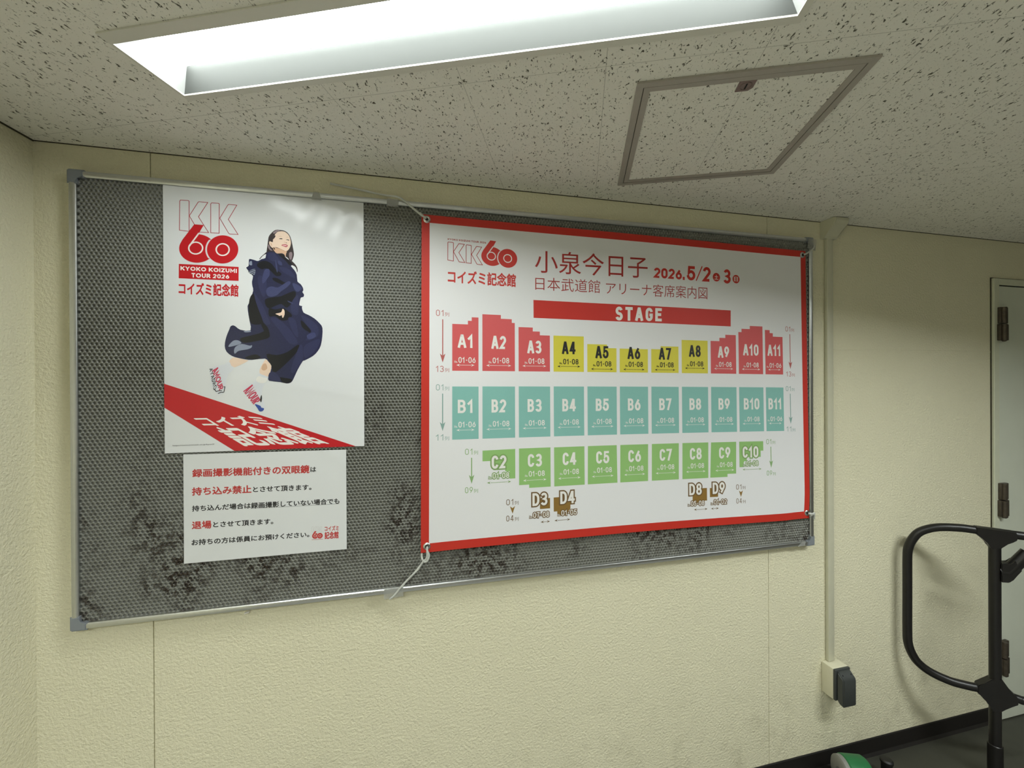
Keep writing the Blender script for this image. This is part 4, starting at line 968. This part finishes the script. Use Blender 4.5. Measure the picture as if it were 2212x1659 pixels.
# hinged lid: bevelled top, curved skirt at the foot
fx0, fx1 = OX0+0.007, OX1-0.004
prl = [(-0.058, OZ1-0.008), (-0.064, OZ1-0.009), (-0.083, OZ1-0.026), (-0.085, OZ1-0.034), (-0.085, OZ0-0.004), (-0.082, OZ0-0.010), (-0.070, OZ0-0.004), (-0.058, OZ0+0.002)]
add_prism(bm, [(fx0, y, z) for y, z in prl], (fx1-fx0, 0, 0))
es = [e for e in bm.edges if abs(e.verts[0].co.x-e.verts[1].co.x) < 1e-6]
bmesh.ops.bevel(bm, geom=es, offset=0.004, segments=3, affect='EDGES')
lid = bm_obj('cover_lid', bm, COVER, t, smooth=True)
for x in (fx0+0.012, fx1-0.012):
    bm = bmesh.new(); n = Vector((0, -0.67, 0.74)); add_lathe(bm, (x, -0.0725, OZ1-0.0163), n, [(0.0026, -0.004), (0.0026, 0.0008), (0, 0.0008)], 14)
    bm_obj('hinge_screw', bm, DARK, lid, label='dark screw hole')

# a sliver of torn tape caught under the board
bm = bmesh.new(); add_box(bm, (0.395, -0.010, 0.897), (0.408, -0.0005, 0.900), 0.0005)
for v in bm.verts: v.co.z += (v.co.x-0.40)*0.25
tag(bm_obj('paper_scrap', bm, P_WHT), 'tiny white scrap stuck on the wall just under the bottom rail', 'scrap')

# ================================================================== black tubular stand by the door
SA = R(42); SO = Vector((2.85766, -0.045, 0))
SD = Vector((math.cos(SA), -math.sin(SA), 0)); SN = Vector((-math.sin(SA), -math.cos(SA), 0))
def sp(q, off=0.0): return SO+SD*q[0]+Vector((0, 0, q[1]))+SN*off
pc = [(0.2543,0.7033)][0][0]
t = empty('tubular_stand', sp((pc, 0)), 'black tubular steel stand with rounded loop and centre post beside the door', 'stand')
top = [(0.3315,0.9698),(0.204,0.9721),(0.16,0.973),(0.1057,0.9675),(0.0686,0.9559),(0.0354,0.934),(0.0137,0.8982),(0.0029,0.8608),(0.0004,0.8184),(0.0001,0.702),(-0.0004,0.5209),(0.0024,0.47),(0.0139,0.4314),(0.034,0.3991),(0.0718,0.3728),(0.1271,0.3564),(0.1763,0.3543),(0.2048,0.356)]
bm = bmesh.new()
c = cr([sp(q) for q in top], 5)
add_tube(bm, c, 0.0155, 16, 1.0, up=SN)
bm_obj('loop_tube', bm, BLACKM, t, smooth=True)
# right half, beyond the picture edge, mirrored about the post
rt = [(2*pc-a, b) for a, b in top]
arm = [(0.3053,0.3513),(0.3192,0.3494),(0.3306,0.3484)]
bm = bmesh.new(); c = cr([sp(q) for q in (top[0], (top[0][0]+0.03, top[0][1]-0.012), (top[0][0]+0.05, top[0][1]-0.05))], 6)
add_tube(bm, c, 0.0155, 16, up=SN); bm_obj('folded_tube', bm, BLACKM, t, smooth=True)
low = [arm[0], arm[1], arm[2], (arm[2][0]+0.06, arm[2][1]+0.004), (arm[2][0]+0.12, arm[2][1]+0.05)]
bm = bmesh.new(); add_tube(bm, cr([sp(q) for q in low], 5), 0.0145, 16, up=SN); bm_obj('lower_arm', bm, BLACKM, t, smooth=True)
ptop = top[1][1]
bm = bmesh.new(); add_tube(bm, [sp((pc, 0.006)), sp((pc, 0.30)), sp((pc, 0.6)), sp((pc, ptop))], 0.0172, 20, up=SN); bm_obj('post', bm, BLACKM, t, smooth=True)
sl = [(0.2515,0.1559)][0][1]
bm = bmesh.new(); add_lathe(bm, sp((pc, 0.0)), (0, 0, 1), [(0, 0), (0.032, 0.0), (0.032, 0.008), (0.022, 0.016), (0.0215, sl-0.002), (0.0195, sl), (0.0165, sl)], 24); bm_obj('foot_sleeve', bm, BLACKM, t, smooth=True)
def plate(name, pts, th=0.012, off=0):
    bm = bmesh.new(); add_prism(bm, [sp(q, -th/2+off) for q in pts], SN*th)
    bmesh.ops.bevel(bm, geom=bm.edges[:], offset=0.002, segments=2, affect='EDGES'); bm_obj(name, bm, BLACKM, t)
plate('upper_gusset', [(0.1995,0.9866),(0.2539,0.9848),(0.3059,0.983),(0.3088,0.9746),(0.3088,0.9524),(0.2971,0.9467),(0.2837,0.9352),(0.2718,0.9224),(0.2658,0.9139),(0.2401,0.9092),(0.2371,0.9195),(0.2295,0.93),(0.2157,0.945),(0.2064,0.9532),(0.1995,0.9586)], 0.034)
plate('lower_gusset', [(0.2025,0.3727),(0.221,0.388),(0.2394,0.407),(0.2521,0.4137),(0.2683,0.4165),(0.2851,0.3889),(0.2965,0.3737),(0.3088,0.362),(0.3105,0.3342),(0.2929,0.3215),(0.2752,0.3075),(0.268,0.2934),(0.2427,0.2841),(0.2391,0.2996),(0.2282,0.3151),(0.2172,0.3295),(0.2015,0.3423)], 0.034)
br = [(0.2656,0.8238),(0.2835,0.8265),(0.2909,0.8301),(0.3275,0.8872),(0.342,0.9099)]
bm = bmesh.new(); add_tube(bm, cr([sp(q) for q in br], 3), 0.021, 16, up=SN); bm_obj('brace_tube', bm, BLACKM, t, smooth=True)
plate('brace_sleeve', [(0.2657,0.8592),(0.291,0.8606),(0.3028,0.8771),(0.3202,0.8436),(0.2968,0.8037),(0.2864,0.7908),(0.2655,0.7884)], 0.04)

# ================================================================== small things on the floor at the wall
t = empty('green_roll', (2.50, -0.11, 0), 'green roll with grey end lying on the floor against the black skirting', 'roll')
ax = Vector((0.94, -0.342, 0.0)).normalized(); rc = Vector((2.452, -0.105, 0.066))
bm = bmesh.new(); add_lathe(bm, rc, ax, [(0.030, 0.0), (0.062, 0.0), (0.066, 0.004), (0.066, 0.072), (0.062, 0.078), (0.030, 0.078), (0.030, 0.0)], 48); bm_obj('green_band', bm, GREEN, t, smooth=True)
bm = bmesh.new(); add_lathe(bm, rc-ax*0.018, ax, [(0.024, 0.0), (0.056, 0.0), (0.062, 0.004), (0.063, 0.018), (0.024, 0.018), (0.024, 0.0)], 48); bm_obj('end_disc', bm, GREYP, t, label='grey end of the roll', smooth=True)
t = empty('black_knob', (2.665, -0.10, 0), 'small black knob standing on the floor right of the green roll', 'knob')
bm = bmesh.new(); add_lathe(bm, (2.665, -0.10, 0), (0, 0, 1), [(0, 0), (0.024, 0), (0.024, 0.006), (0.018, 0.012), (0.018, 0.062), (0.021, 0.066), (0.021, 0.074), (0.016, 0.079), (0, 0.080)], 24); bm_obj('knob_body', bm, BLACKP, t, smooth=True)
